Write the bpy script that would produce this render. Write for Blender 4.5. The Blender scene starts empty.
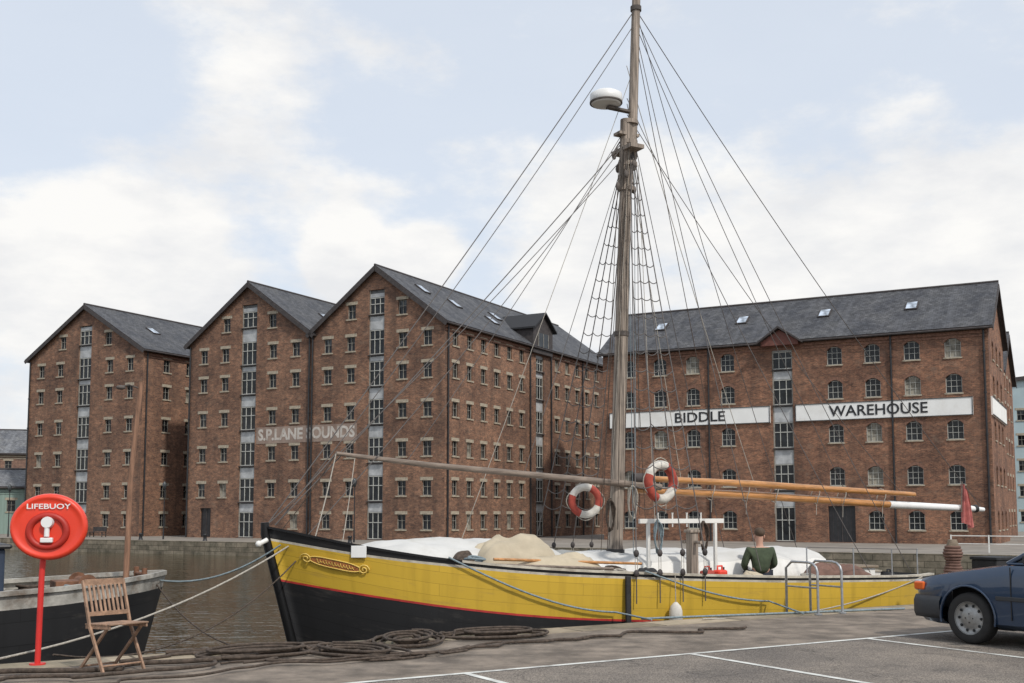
import bpy, math, random
from mathutils import Vector, Matrix, noise
R=math.radians
random.seed(7)
scene=bpy.context.scene
col=scene.collection
F=1100.0; EYE=1.55; HZ=512.0
# ---------------------------------------------------------------- helpers
class MB:
    def __init__(s): s.v=[];s.f=[];s.m=[];s.uv=[];s.sm=[]
    def add(s,vs,fs,mat=0,smooth=False,uvs=None):
        b=len(s.v); s.v+= [tuple(x) for x in vs]
        for i,f in enumerate(fs):
            s.f.append([b+k for k in f]); s.m.append(mat[i] if isinstance(mat,list) else mat); s.sm.append(smooth)
            s.uv.append(uvs[i] if uvs else None)
    def quad(s,a,b,c,d,mat=0,uv=None): s.add([a,b,c,d],[[0,1,2,3]],mat,False,[uv] if uv else None)
    def box(s,c,d,mat=0,rz=0,M=None):
        x,y,z=d[0]/2,d[1]/2,d[2]/2
        vs=[Vector((i*x,j*y,k*z)) for k in(-1,1) for j in(-1,1) for i in(-1,1)]
        Q=M if M else Matrix.Rotation(rz,3,'Z')
        vs=[Q@p+Vector(c) for p in vs]
        s.add(vs,[[0,2,3,1],[4,5,7,6],[0,1,5,4],[2,6,7,3],[0,4,6,2],[1,3,7,5]],mat)
    def beam(s,p0,p1,w,h,mat=0):
        p0=Vector(p0);p1=Vector(p1);d=(p1-p0);L=d.length
        q=d.to_track_quat('X','Z').to_matrix()
        s.box((p0+p1)/2,(L,w,h),mat,M=q)
    def tube(s,pts,r,n=6,mat=0,caps=True,smooth=True):
        pts=[Vector(p) for p in pts]; k=len(pts); rs=r if isinstance(r,list) else [r]*k
        vs=[];up=None
        for i,p in enumerate(pts):
            t=(pts[min(i+1,k-1)]-pts[max(i-1,0)]).normalized()
            if up is None:
                up=Vector((0,0,1)) if abs(t.z)<.9 else Vector((1,0,0))
            a=(up-t*up.dot(t))
            if a.length<1e-4: a=t.orthogonal()
            a.normalize(); up=a; b=t.cross(a)
            for j in range(n):
                an=2*math.pi*j/n; vs.append(p+(a*math.cos(an)+b*math.sin(an))*rs[i])
        fs=[[i*n+j,i*n+(j+1)%n,(i+1)*n+(j+1)%n,(i+1)*n+j] for i in range(k-1) for j in range(n)]
        s.add(vs,fs,mat,smooth)
        if caps:
            s.add(vs[:n],[list(range(n))[::-1]],mat); s.add(vs[-n:],[list(range(n))],mat)
    def cyl(s,p0,p1,r0,r1=None,n=12,mat=0,smooth=True): s.tube([p0,p1],[r0,r0 if r1 is None else r1],n,mat,True,smooth)
    def sphere(s,c,r,n=12,mat=0,m=None):
        if not hasattr(r,'__len__'): r=(r,r,r)
        m=m or n//2; vs=[]
        for i in range(m+1):
            th=math.pi*i/m
            for j in range(n):
                ph=2*math.pi*j/n
                vs.append((c[0]+r[0]*math.sin(th)*math.cos(ph),c[1]+r[1]*math.sin(th)*math.sin(ph),c[2]+r[2]*math.cos(th)))
        s.add(vs,[[i*n+j,(i+1)*n+j,(i+1)*n+(j+1)%n,i*n+(j+1)%n] for i in range(m) for j in range(n)],mat,True)
    def loft(s,rows,mat=0,smooth=True,close=False,uvf=None):
        n=len(rows[0]); vs=[p for r in rows for p in r]; fs=[];ms=[];uvs=[]
        for i in range(len(rows)-1):
            for j in range(n if close else n-1):
                k=(j+1)%n
                fs.append([i*n+j,i*n+k,(i+1)*n+k,(i+1)*n+j]); ms.append(mat(i,j) if callable(mat) else mat)
                if uvf: uvs.append([uvf(i,j),uvf(i,j+1),uvf(i+1,j+1),uvf(i+1,j)])
        s.add(vs,fs,ms,smooth,uvs if uvf else None)
    def torus(s,c,Rr,r,n=28,k=10,mat=0,Q=None,sx=1,sz=1):
        Q=Q or Matrix.Identity(3)
        rows=[]
        for i in range(n+1):
            a=2*math.pi*i/n
            rows.append([Q@Vector(((Rr+r*math.cos(b))*math.cos(a)*sx,r*math.sin(b),(Rr+r*math.cos(b))*math.sin(a)*sz))+Vector(c) for b in [2*math.pi*q/k for q in range(k)]])
        s.loft(rows,mat,True,True)
    def mesh(s,name,mats):
        me=bpy.data.meshes.new(name); me.from_pydata(s.v,[],s.f)
        for m in mats: me.materials.append(m)
        me.polygons.foreach_set('material_index',s.m); me.polygons.foreach_set('use_smooth',s.sm)
        if any(u is not None for u in s.uv):
            l=me.uv_layers.new(name='UVMap')
            for p,u in zip(me.polygons,s.uv):
                for q in range(p.loop_total):
                    if u: l.data[p.loop_start+q].uv=u[q]
        me.update(); return me
    def obj(s,name,mats,parent=None,loc=(0,0,0),rz=0,bevel=0,weld=False,**kw):
        me=s.mesh(name,mats); return link(name,me,parent,loc,rz,bevel,weld,**kw)
def link(name,me,parent=None,loc=(0,0,0),rz=0,bevel=0,weld=False,**kw):
    o=bpy.data.objects.new(name,me); col.objects.link(o); o.location=loc; o.rotation_euler=(0,0,rz)
    if parent: o.parent=parent
    if weld:
        w=o.modifiers.new('w','WELD'); w.merge_threshold=.0005
    if bevel:
        b=o.modifiers.new('b','BEVEL'); b.width=bevel; b.segments=2; b.limit_method='ANGLE'
    for k,v in kw.items(): o[k]=v
    return o
def empty(name,loc,rz=0,**kw):
    o=bpy.data.objects.new(name,None); o.empty_display_size=.2; col.objects.link(o); o.location=loc; o.rotation_euler=(0,0,rz)
    for k,v in kw.items(): o[k]=v
    return o
def text_mesh(txt,size,name,mat,offset=0,extr=.004,width=None,align='CENTER'):
    c=bpy.data.curves.new(name,'FONT'); c.body=txt; c.size=size; c.align_x=align; c.align_y='CENTER'; c.extrude=extr; c.offset=offset; c.resolution_u=3
    o=bpy.data.objects.new('t',c); col.objects.link(o); bpy.context.view_layer.update()
    me=bpy.data.meshes.new_from_object(o.evaluated_get(bpy.context.evaluated_depsgraph_get())); bpy.data.objects.remove(o)
    me.materials.clear(); me.materials.append(mat)
    xs=[v.co.x for v in me.vertices]; w=max(xs)-min(xs); k=(width/w) if width else 1
    for v in me.vertices: v.co=Vector((v.co.x*k,-v.co.z,v.co.y))
    me.name=name; return me
def lerp_tab(tab,x):
    if x<=tab[0][0]: return tab[0][1]
    for (a,b),(c,d) in zip(tab,tab[1:]):
        if x<=c:
            t=(x-a)/(c-a); return b+(d-b)*t
    return tab[-1][1]
def smooth_tab(tab,x):
    h=.35
    return (lerp_tab(tab,x-h)+2*lerp_tab(tab,x)+lerp_tab(tab,x+h))/4
def sag(p0,p1,s,n=14):
    p0=Vector(p0);p1=Vector(p1)
    return [p0.lerp(p1,i/n)-Vector((0,0,4*s*(i/n)*(1-i/n))) for i in range(n+1)]
# ---------------------------------------------------------------- materials
def nt(name):
    m=bpy.data.materials.new(name); m.use_nodes=True; t=m.node_tree; return m,t,t.nodes['Principled BSDF']
def N(t,ty,**kw):
    n=t.nodes.new(ty)
    for k,v in kw.items(): setattr(n,k,v)
    return n
def setb(b,rough,metal=0,spec=.5,coat=0):
    b.inputs['Roughness'].default_value=rough; b.inputs['Metallic'].default_value=metal
    b.inputs['Specular IOR Level'].default_value=spec; b.inputs['Coat Weight'].default_value=coat
def rgba(c,k=1): return (min(c[0]*k,1),min(c[1]*k,1),min(c[2]*k,1),1)
def mixc(t,fac,a,b,mode='MIX'):
    n=N(t,'ShaderNodeMix',data_type='RGBA',blend_type=mode)
    for s,v in ((0,fac),(6,a),(7,b)):
        if isinstance(v,bpy.types.NodeSocket): t.links.new(v,n.inputs[s])
        else: n.inputs[s].default_value=v
    return n.outputs[2]
def noi(t,vec,scale,detail=5,rough=.55,scl=None):
    if scl:
        mp=N(t,'ShaderNodeMapping'); mp.inputs['Scale'].default_value=scl; t.links.new(vec,mp.inputs[0]); vec=mp.outputs[0]
    n=N(t,'ShaderNodeTexNoise'); n.inputs['Scale'].default_value=scale; n.inputs['Detail'].default_value=detail; n.inputs['Roughness'].default_value=rough
    t.links.new(vec,n.inputs['Vector']); return n.outputs[0]
def rng(t,v,a,b,c=0,d=1):
    n=N(t,'ShaderNodeMapRange'); t.links.new(v,n.inputs[0])
    for i,q in enumerate((a,b,c,d)): n.inputs[i+1].default_value=q
    return n.outputs[0]
def bumpn(t,b,h,strength=.3,dist=.02):
    n=N(t,'ShaderNodeBump'); n.inputs['Strength'].default_value=strength; n.inputs['Distance'].default_value=dist
    t.links.new(h,n.inputs['Height']); t.links.new(n.outputs[0],b.inputs['Normal'])
def mat(name,c,rough=.6,metal=0,var=.2,scale=3,bump=0,bscale=30,spec=.5,coat=0,scl=None,dirt=None):
    m,t,b=nt(name); setb(b,rough,metal,spec,coat)
    tc=N(t,'ShaderNodeTexCoord').outputs['Object']
    f=rng(t,noi(t,tc,scale,6,.6,scl),.35,.65)
    cc=mixc(t,f,rgba(c,1-var),rgba(c,1+var))
    if dirt:
        f2=rng(t,noi(t,tc,scale*.45,8,.7),.50,.66,0,dirt[1]); cc=mixc(t,f2,cc,rgba(dirt[0]))
    t.links.new(cc,b.inputs['Base Color'])
    if bump: bumpn(t,b,noi(t,tc,bscale,4,.6,scl),bump,.02)
    return m
def brick_mat(name,c1,c2,mortar,streak=.42):
    m,t,b=nt(name); setb(b,.9,spec=.2)
    tc=N(t,'ShaderNodeTexCoord'); uv=tc.outputs['UV']
    br=N(t,'ShaderNodeTexBrick'); t.links.new(uv,br.inputs['Vector'])
    for k,v in (('Scale',1),('Brick Width',.24),('Row Height',.08),('Mortar Size',.009),('Bias',-.05)): br.inputs[k].default_value=v
    br.inputs['Color1'].default_value=rgba(c1); br.inputs['Color2'].default_value=rgba(c2); br.inputs['Mortar'].default_value=rgba(mortar)
    f=rng(t,noi(t,uv,.30,6,.65),.38,.62)
    c=mixc(t,1.0,br.outputs[0],mixc(t,f,(.70,.70,.72,1),(1.22,1.19,1.14,1)),'MULTIPLY')
    g=rng(t,noi(t,uv,1.7,5,.7,(1,1.8,1)),.37,.63)
    c=mixc(t,1.0,c,mixc(t,g,(.72,.72,.75,1),(1.26,1.22,1.16,1)),'MULTIPLY')
    g2=rng(t,noi(t,uv,6,2,.6,(1,2.4,1)),.36,.64)
    c=mixc(t,1.0,c,mixc(t,g2,(.78,.78,.80,1),(1.22,1.2,1.16,1)),'MULTIPLY')
    st=rng(t,noi(t,uv,1,5,.6,(1.1,.10,1)),.50,.68,0,streak)
    c=mixc(t,st,c,(.055,.043,.037,1))
    ef=rng(t,noi(t,uv,.8,7,.75),.56,.70,0,.35)
    c=mixc(t,ef,c,(.29,.225,.17,1))
    df=rng(t,noi(t,uv,.22,6,.7,(1,1.6,1)),.54,.68,0,.35)
    c=mixc(t,df,c,(.075,.057,.048,1))
    t.links.new(c,b.inputs['Base Color']); bumpn(t,b,br.outputs['Fac'],-.4,.01)
    return m
def slate_mat(name,c):
    m,t,b=nt(name); setb(b,.65,spec=.25)
    tc=N(t,'ShaderNodeTexCoord'); uv=tc.outputs['UV']
    br=N(t,'ShaderNodeTexBrick'); t.links.new(uv,br.inputs['Vector'])
    for k,v in (('Scale',1),('Brick Width',.32),('Row Height',.24),('Mortar Size',.012),('Bias',0)): br.inputs[k].default_value=v
    br.inputs['Color1'].default_value=rgba(c,1.3); br.inputs['Color2'].default_value=rgba(c,.75); br.inputs['Mortar'].default_value=rgba(c,.45)
    f=rng(t,noi(t,uv,.5,8,.7),.38,.62)
    cc=mixc(t,1.0,br.outputs[0],mixc(t,f,(.72,.73,.76,1),(1.32,1.28,1.2,1)),'MULTIPLY')
    g=rng(t,noi(t,uv,3,4,.8),.38,.62); cc=mixc(t,1.0,cc,mixc(t,g,(.75,.75,.75,1),(1.25,1.25,1.25,1)),'MULTIPLY')
    st=rng(t,noi(t,uv,1,6,.6,(1.6,.12,1)),.5,.7,0,.4); cc=mixc(t,st,cc,rgba(c,1.8))
    t.links.new(cc,b.inputs['Base Color']); bumpn(t,b,br.outputs['Fac'],-.5,.02); return m
def stone_mat(name,c,w=.9,h=.4):
    m,t,b=nt(name); setb(b,.9,spec=.2)
    tc=N(t,'ShaderNodeTexCoord'); uv=tc.outputs['UV']
    br=N(t,'ShaderNodeTexBrick'); t.links.new(uv,br.inputs['Vector'])
    for k,v in (('Scale',1),('Brick Width',w),('Row Height',h),('Mortar Size',.02)): br.inputs[k].default_value=v
    br.inputs['Color1'].default_value=rgba(c,1.2); br.inputs['Color2'].default_value=rgba(c,.7); br.inputs['Mortar'].default_value=rgba(c,.4)
    f=rng(t,noi(t,uv,1.2,8,.7),.38,.62)
    cc=mixc(t,1.0,br.outputs[0],mixc(t,f,(.55,.57,.52,1),(1.3,1.25,1.15,1)),'MULTIPLY')
    t.links.new(cc,b.inputs['Base Color']); bumpn(t,b,br.outputs['Fac'],-.6,.02); return m
BRICK=brick_mat('brick_brown',(.265,.138,.088),(.135,.076,.056),(.235,.185,.145))
BRICK2=brick_mat('brick_red',(.275,.133,.083),(.14,.073,.052),(.225,.175,.135),.34)
SLATE=slate_mat('slate',(.070,.072,.079)); SLATE2=slate_mat('pale_slate',(.13,.135,.145))
CREAM=mat('cream_stone',(.36,.31,.235),.85,var=.3,scale=4)
FRAME=mat('painted_frame',(.28,.265,.23),.6,var=.25)
WHITEP=mat('white_paint',(.72,.71,.67),.6,var=.06,scale=2,dirt=((.38,.34,.29),.5))
BANDW=mat('white_band_paint',(.82,.82,.79),.7,var=.03,scale=1,dirt=((.62,.59,.53),.4))
BLACKP=mat('black_paint',(.018,.018,.02),.5,var=.3)
DARKWOOD=mat('dark_timber',(.05,.042,.04),.7,var=.3)
BLUEGREY=mat('bay_recess_panel',(.12,.12,.12),.6,var=.2)
PALEGREY=mat('pale_grey_panel',(.42,.43,.43),.6,var=.25,scale=1.2,dirt=((.2,.2,.19),.5))
def glass_mat(name,c,rough=.08,spec=.32):
    m,t,b=nt(name); setb(b,rough,spec=spec)
    tc=N(t,'ShaderNodeTexCoord').outputs['Object']
    t.links.new(mixc(t,rng(t,noi(t,tc,1.5,3),.38,.62),rgba(c,.5),rgba(c,1.6)),b.inputs['Base Color'])
    bumpn(t,b,noi(t,tc,2.5,2),.06,.05); return m
GLASS=glass_mat('window_glass',(.013,.015,.017),.12); GLASS2=glass_mat('window_glass_pale',(.07,.078,.082),.25); BLIND=glass_mat('window_blind',(.22,.20,.16),.4)
def painted_planks(name,c,w=4.2,h=.17,seam=.45,scr=(.25,.17,.05),amt=.55):
    m,t,b=nt(name); setb(b,.45,spec=.4)
    uv=N(t,'ShaderNodeTexCoord').outputs['UV']
    br=N(t,'ShaderNodeTexBrick'); t.links.new(uv,br.inputs['Vector'])
    for k,v in (('Scale',1),('Brick Width',w),('Row Height',h),('Mortar Size',.004),('Mortar Smooth',.6)): br.inputs[k].default_value=v
    br.inputs['Color1'].default_value=rgba(c,1.05); br.inputs['Color2'].default_value=rgba(c,.93); br.inputs['Mortar'].default_value=rgba(c,seam)
    cc=mixc(t,rng(t,noi(t,uv,2,9,.75,(.6,3,1)),.55,.68,0,amt),br.outputs[0],rgba(scr))
    cc=mixc(t,rng(t,noi(t,uv,1,6,.6,(5,.5,1)),.5,.72,0,.45),cc,rgba(c,.55))
    t.links.new(cc,b.inputs['Base Color']); bumpn(t,b,br.outputs['Fac'],-.3,.01); return m
YEL=painted_planks('yellow_hull_paint',(.58,.375,.04),seam=.6,scr=(.34,.22,.06)); BLK=painted_planks('black_hull_tar',(.017,.017,.018),seam=.4,scr=(.06,.054,.048),amt=.7)
RED=mat('red_paint',(.42,.035,.03),.45,var=.25,scale=6)
RAILW=mat('rail_cream',(.50,.46,.38),.6,var=.2,scale=5,dirt=((.2,.16,.12),.6))
def wood_mat(name,c,rough=.6,axis=(8,8,1),var=.4,coat=0):
    return mat(name,c,rough,var=var,scale=2.5,bump=.4,bscale=6,scl=axis,coat=coat)
MASTW=wood_mat('weathered_mast_wood',(.26,.215,.175),.8,(14,14,.5),.6)
VARN=wood_mat('varnished_spar',(.46,.215,.07),.35,(1,10,10),.3,.3)
GREYW=wood_mat('grey_spar_wood',(.19,.15,.12),.75,(1,10,10),.35)
DECK=wood_mat('deck_wood',(.20,.155,.11),.75,(1,9,9),.3)
CHAIRW=wood_mat('teak',(.30,.185,.12),.7,(4,4,4),.35)
CANV=mat('white_canvas',(.56,.555,.53),.85,var=.07,scale=1.6,bump=.35,bscale=4,dirt=((.40,.38,.33),.6))
CANB=mat('beige_canvas',(.45,.385,.28),.9,var=.12,scale=3,bump=.4,bscale=7)
BROWNSAIL=mat('tan_sail',(.15,.085,.065),.9,var=.25,scale=4,bump=.5,bscale=9)
ROPEW=mat('pale_rope',(.38,.35,.30),.9,var=.2,scale=30,bump=.5,bscale=80)
ROPEB=mat('blue_grey_rope',(.20,.25,.27),.9,var=.25,scale=30)
ROPED=mat('tarred_rope',(.075,.056,.043),.95,var=.4,scale=20,bump=.5,bscale=80)
WIRE=mat('rigging_wire',(.10,.09,.085),.6,var=.2)
STEEL=mat('galvanised_steel',(.38,.39,.40),.45,.6,var=.2,scale=12)
ORANGE=mat('lifebuoy_red',(.74,.05,.02),.4,var=.07,coat=.2)
FADED=mat('faded_red_canvas',(.36,.06,.04),.8,var=.3,scale=8)
OFFW=mat('dirty_white_canvas',(.58,.55,.49),.8,var=.15,scale=8)
ORANGED=mat('lifebuoy_red_recess',(.40,.022,.012),.5,var=.1)
REDPOST=mat('red_post',(.60,.03,.025),.45,var=.12)
WHITEPL=mat('white_plastic',(.76,.76,.74),.4,var=.04)
BLACKRUB=mat('black_rubber',(.02,.02,.021),.8,var=.3,scale=8)
SKIN=mat('skin',(.50,.29,.21),.6,var=.06); HAIR=mat('hair',(.075,.048,.03),.8,var=.3); JACK=mat('olive_jacket',(.050,.068,.038),.9,var=.25,scale=8,bump=.3,bscale=12); TROU=mat('dark_trousers',(.03,.035,.05),.9)
# ---------------------------------------------------------------- world
S=Vector((.42,-.62,.80)).normalized()
w=bpy.data.worlds.new('World'); scene.world=w; w.use_nodes=True; t=w.node_tree; t.nodes.clear()
out=N(t,'ShaderNodeOutputWorld'); sky=N(t,'ShaderNodeTexSky',sky_type='NISHITA'); sky.sun_disc=False
sky.sun_elevation=math.asin(S.z); sky.sun_rotation=math.atan2(S.x,S.y); sky.dust_density=2.0; sky.air_density=1.0
bg1=N(t,'ShaderNodeBackground'); bg1.inputs[1].default_value=.12; t.links.new(sky.outputs[0],bg1.inputs[0])
hz=N(t,'ShaderNodeBackground'); hz.inputs[0].default_value=(.83,.90,1.0,1); hz.inputs[1].default_value=1.0
m1=N(t,'ShaderNodeMixShader'); m1.inputs[0].default_value=.74; t.links.new(bg1.outputs[0],m1.inputs[1]); t.links.new(hz.outputs[0],m1.inputs[2])
g=N(t,'ShaderNodeTexCoord').outputs['Generated']
def wadd(a,b,op='ADD'):
    n=N(t,'ShaderNodeMath',operation=op)
    for i,v in enumerate((a,b)):
        if isinstance(v,bpy.types.NodeSocket): t.links.new(v,n.inputs[i])
        else: n.inputs[i].default_value=v
    return n.outputs[0]
n1=noi(t,g,5.5,8,.6,(1,1,2.0)); n2=noi(t,g,2.2,5,.55,(1,1,2.4))
tot=wadd(n1,wadd(n2,.35,'MULTIPLY'))
for (bx,by,r,k) in [(230,70,.19,.20),(90,275,.11,.34),(-20,245,.10,.32),(190,295,.07,.24),(340,248,.04,.42),(430,250,.04,.40),(385,288,.07,.30),(560,225,.12,.25),(660,290,.14,.25),(800,265,.10,.28),(930,260,.13,.30),(1060,240,.13,.28),(900,95,.06,.12),(1010,20,.12,.12)]:
    d=Vector(((bx-512)/F,1,(HZ-by)/F)).normalized()
    vd=N(t,'ShaderNodeVectorMath',operation='DISTANCE'); t.links.new(g,vd.inputs[0]); vd.inputs[1].default_value=d
    mr=N(t,'ShaderNodeMapRange',interpolation_type='SMOOTHSTEP'); t.links.new(vd.outputs['Value'],mr.inputs[0])
    for i,q in enumerate((r*1.25,0,0,k)): mr.inputs[i+1].default_value=q
    tot=wadd(tot,mr.outputs[0])
sep=N(t,'ShaderNodeSeparateXYZ'); t.links.new(g,sep.inputs[0])
tot=wadd(tot,rng(t,sep.outputs[2],.20,.05,0,.22))
mr=N(t,'ShaderNodeMapRange',interpolation_type='SMOOTHSTEP'); t.links.new(tot,mr.inputs[0])
for i,q in enumerate((.74,.95,0.08,1)): mr.inputs[i+1].default_value=q
cb=N(t,'ShaderNodeBackground'); cb.inputs[1].default_value=1.0
t.links.new(mixc(t,rng(t,noi(t,g,7,8,.6,(1,1,2.5)),.38,.62),(.82,.83,.85,1),(.98,.97,.95,1)),cb.inputs[0])
m2=N(t,'ShaderNodeMixShader'); t.links.new(mr.outputs[0],m2.inputs[0]); t.links.new(m1.outputs[0],m2.inputs[1]); t.links.new(cb.outputs[0],m2.inputs[2]); t.links.new(m2.outputs[0],out.inputs[0])
sl=bpy.data.lights.new('sun','SUN'); sl.energy=2.6; sl.angle=R(3); sl.color=(1,.95,.88)
so=bpy.data.objects.new('sun',sl); col.objects.link(so); so.rotation_euler=(-S).to_track_quat('-Z','Y').to_euler(); so.location=(0,0,40)
# ---------------------------------------------------------------- camera
cam=bpy.data.cameras.new('camera'); co=bpy.data.objects.new('camera',cam); col.objects.link(co); scene.camera=co
cam.sensor_width=36; cam.lens=F/1024*36; cam.clip_end=6000; cam.clip_start=.1
co.location=(0,0,EYE); co.rotation_euler=(R(95),0,0); cam.shift_y=(HZ-F*math.tan(R(5)))/1024-341.5/1024
scene.view_settings.view_transform='Standard'; scene.view_settings.look='None'; scene.view_settings.exposure=0
# ---------------------------------------------------------------- ground & water
U=Vector((.877,-.480,0)).normalized(); V=Vector((.480,.877,0)).normalized(); AU=math.atan2(U.y,U.x)
E=Vector((.854,.520,0)).normalized(); Mv=Vector((E.y,-E.x,0)); AE=math.atan2(E.y,E.x)
Q0=Vector((-2.7,13,0)); WZ=-1.8; FZ=-.75
def asphalt():
    m,t,b=nt('weathered_asphalt'); setb(b,.9,spec=.2); tc=N(t,'ShaderNodeTexCoord').outputs['Object']
    a=rng(t,noi(t,tc,60,3,.75),.38,.62); c=mixc(t,a,(.095,.085,.076,1),(.30,.268,.236,1))
    c=mixc(t,1.0,c,mixc(t,rng(t,noi(t,tc,.6,8,.7),.38,.62),(.74,.73,.73,1),(1.2,1.16,1.1,1)),'MULTIPLY')
    c=mixc(t,rng(t,noi(t,tc,1.3,7,.8),.56,.66,0,.55),c,(.075,.07,.064,1))
    c=mixc(t,rng(t,noi(t,tc,2.2,7,.75,(1,3,1)),.57,.68,0,.4),c,(.32,.27,.22,1))
    vo=N(t,'ShaderNodeTexVoronoi',feature='DISTANCE_TO_EDGE'); vo.inputs['Scale'].default_value=.55
    wv=N(t,'ShaderNodeVectorMath',operation='ADD'); nn_=N(t,'ShaderNodeTexNoise'); nn_.inputs['Scale'].default_value=3; nn_.inputs['Detail'].default_value=5; t.links.new(tc,nn_.inputs[0]); t.links.new(tc,wv.inputs[0])
    sc_=N(t,'ShaderNodeVectorMath',operation='SCALE'); sc_.inputs['Scale'].default_value=.5; t.links.new(nn_.outputs[1],sc_.inputs[0]); t.links.new(sc_.outputs[0],wv.inputs[1]); t.links.new(wv.outputs[0],vo.inputs[0])
    c=mixc(t,rng(t,vo.outputs[0],0,.008,.6,0),c,(.04,.037,.034,1))
    t.links.new(c,b.inputs['Base Color']); bumpn(t,b,noi(t,tc,60,3),.8,.014); return m
ASPH=asphalt()
COBB=mat('old_quay_concrete',(.19,.155,.122),.9,var=.4,scale=2.5,bump=.6,bscale=30,dirt=((.085,.068,.053),.7))
COPE=stone_mat('coping_stone',(.28,.24,.19),1.4,.6)
WALLST=stone_mat('quay_wall_stone',(.21,.185,.15),1.1,.35)
PAVE=mat('far_quay_paving',(.23,.205,.175),.9,var=.2,scale=.6)
LINE=mat('road_line_paint',(.62,.62,.58),.7,var=.15,scale=5,dirt=((.24,.22,.2),.9))
def WP(base,a,b,z): p=base+E*a+Mv*b; return (p.x,p.y,z)
mb=MB(); mb.quad(WP(Q0,-900,3.05,-.004),WP(Q0,-900,900,-.004),WP(Q0,900,900,-.004),WP(Q0,900,3.05,-.004)); mb.obj('ground',[ASPH],kind='structure')
mb=MB(); mb.quad(WP(Q0,-900,.55,-.004),WP(Q0,-900,3.05,-.004),WP(Q0,900,3.05,-.004),WP(Q0,900,.55,-.004)); mb.obj('quay_apron',[COBB],kind='structure')
mb=MB(); L=400
mb.quad(WP(Q0,-L,0,.0),WP(Q0,-L,.55,0),WP(Q0,L,.55,0),WP(Q0,L,0,0),0,[(0,0),(0,.55),(2*L,.55),(2*L,0)])
mb.quad(WP(Q0,-L,0,-4),WP(Q0,-L,0,0),WP(Q0,L,0,0),WP(Q0,L,0,-4),1,[(0,0),(0,4),(2*L,4),(2*L,0)])
mb.quad(WP(Q0,-L,.55,-.3),WP(Q0,L,.55,-.3),WP(Q0,L,.55,0),WP(Q0,-L,.55,0),0,[(0,0),(2*L,0),(2*L,.3),(0,.3)])
mb.obj('quay_edge',[COPE,WALLST],kind='structure')
def wadd2(t,a,b):
    n=N(t,'ShaderNodeMath',operation='ADD'); t.links.new(a,n.inputs[0]); t.links.new(b,n.inputs[1]); return n.outputs[0]
def water():
    m,t,b=nt('dock_water'); setb(b,.04,spec=.38); tc=N(t,'ShaderNodeTexCoord').outputs['Object']
    t.links.new(mixc(t,rng(t,noi(t,tc,.3,4),.38,.62),(.038,.030,.015,1),(.060,.046,.024,1)),b.inputs['Base Color'])
    mp=N(t,'ShaderNodeMapping'); mp.inputs['Rotation'].default_value=(0,0,R(5)); mp.inputs['Scale'].default_value=(1,1.7,1); t.links.new(tc,mp.inputs[0])
    h=wadd2(t,noi(t,mp.outputs[0],1.5,3,.5),noi(t,mp.outputs[0],.5,2,.5)); bumpn(t,b,h,.55,.14); return m
mb=MB(); mb.quad((-500,-50,WZ),(500,-50,WZ),(500,300,WZ),(-500,300,WZ)); mb.obj('water',[water()],kind='structure')
def UVp(a,b,z): p=U*a+V*b; return (p.x,p.y,z)
VE=64.5
mb=MB(); mb.quad(UVp(-1500,VE+.5,FZ-.004),UVp(1500,VE+.5,FZ-.004),UVp(1500,4000,FZ-.004),UVp(-1500,4000,FZ-.004)); mb.obj('far_ground',[PAVE],kind='structure')
mb=MB(); mb.quad(UVp(-500,VE,-4),UVp(500,VE,-4),UVp(500,VE,FZ),UVp(-500,VE,FZ),1,[(0,0),(1000,0),(1000,3.2),(0,3.2)])
mb.quad(UVp(-500,VE,FZ),UVp(500,VE,FZ),UVp(500,VE+.5,FZ),UVp(-500,VE+.5,FZ),0,[(0,0),(1000,0),(1000,.5),(0,.5)]); mb.obj('far_quay_edge',[COPE,WALLST],kind='structure')
def line(a0,b0,a1,b1,wd,name='road_marking'):
    mb=MB(); p=Vector(WP(Q0,a0,b0,0));q=Vector(WP(Q0,a1,b1,0)); d=q-p; n=Vector((-d.y,d.x,0)).normalized()*wd/2
    mb.add([p-n,q-n,q+n,p+n],[[0,1,2,3]])
    o=mb.obj(name,[LINE],kind='structure'); o.location.z=.001; return o
line(-3,3.05,30,3.05,.08)
a0=(Vector((-.32,10.93,0))-Q0).dot(E)-.18
for i in range(-1,6): line(a0+2.82*i,3.09,a0+2.82*i,7.8,.08)
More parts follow.
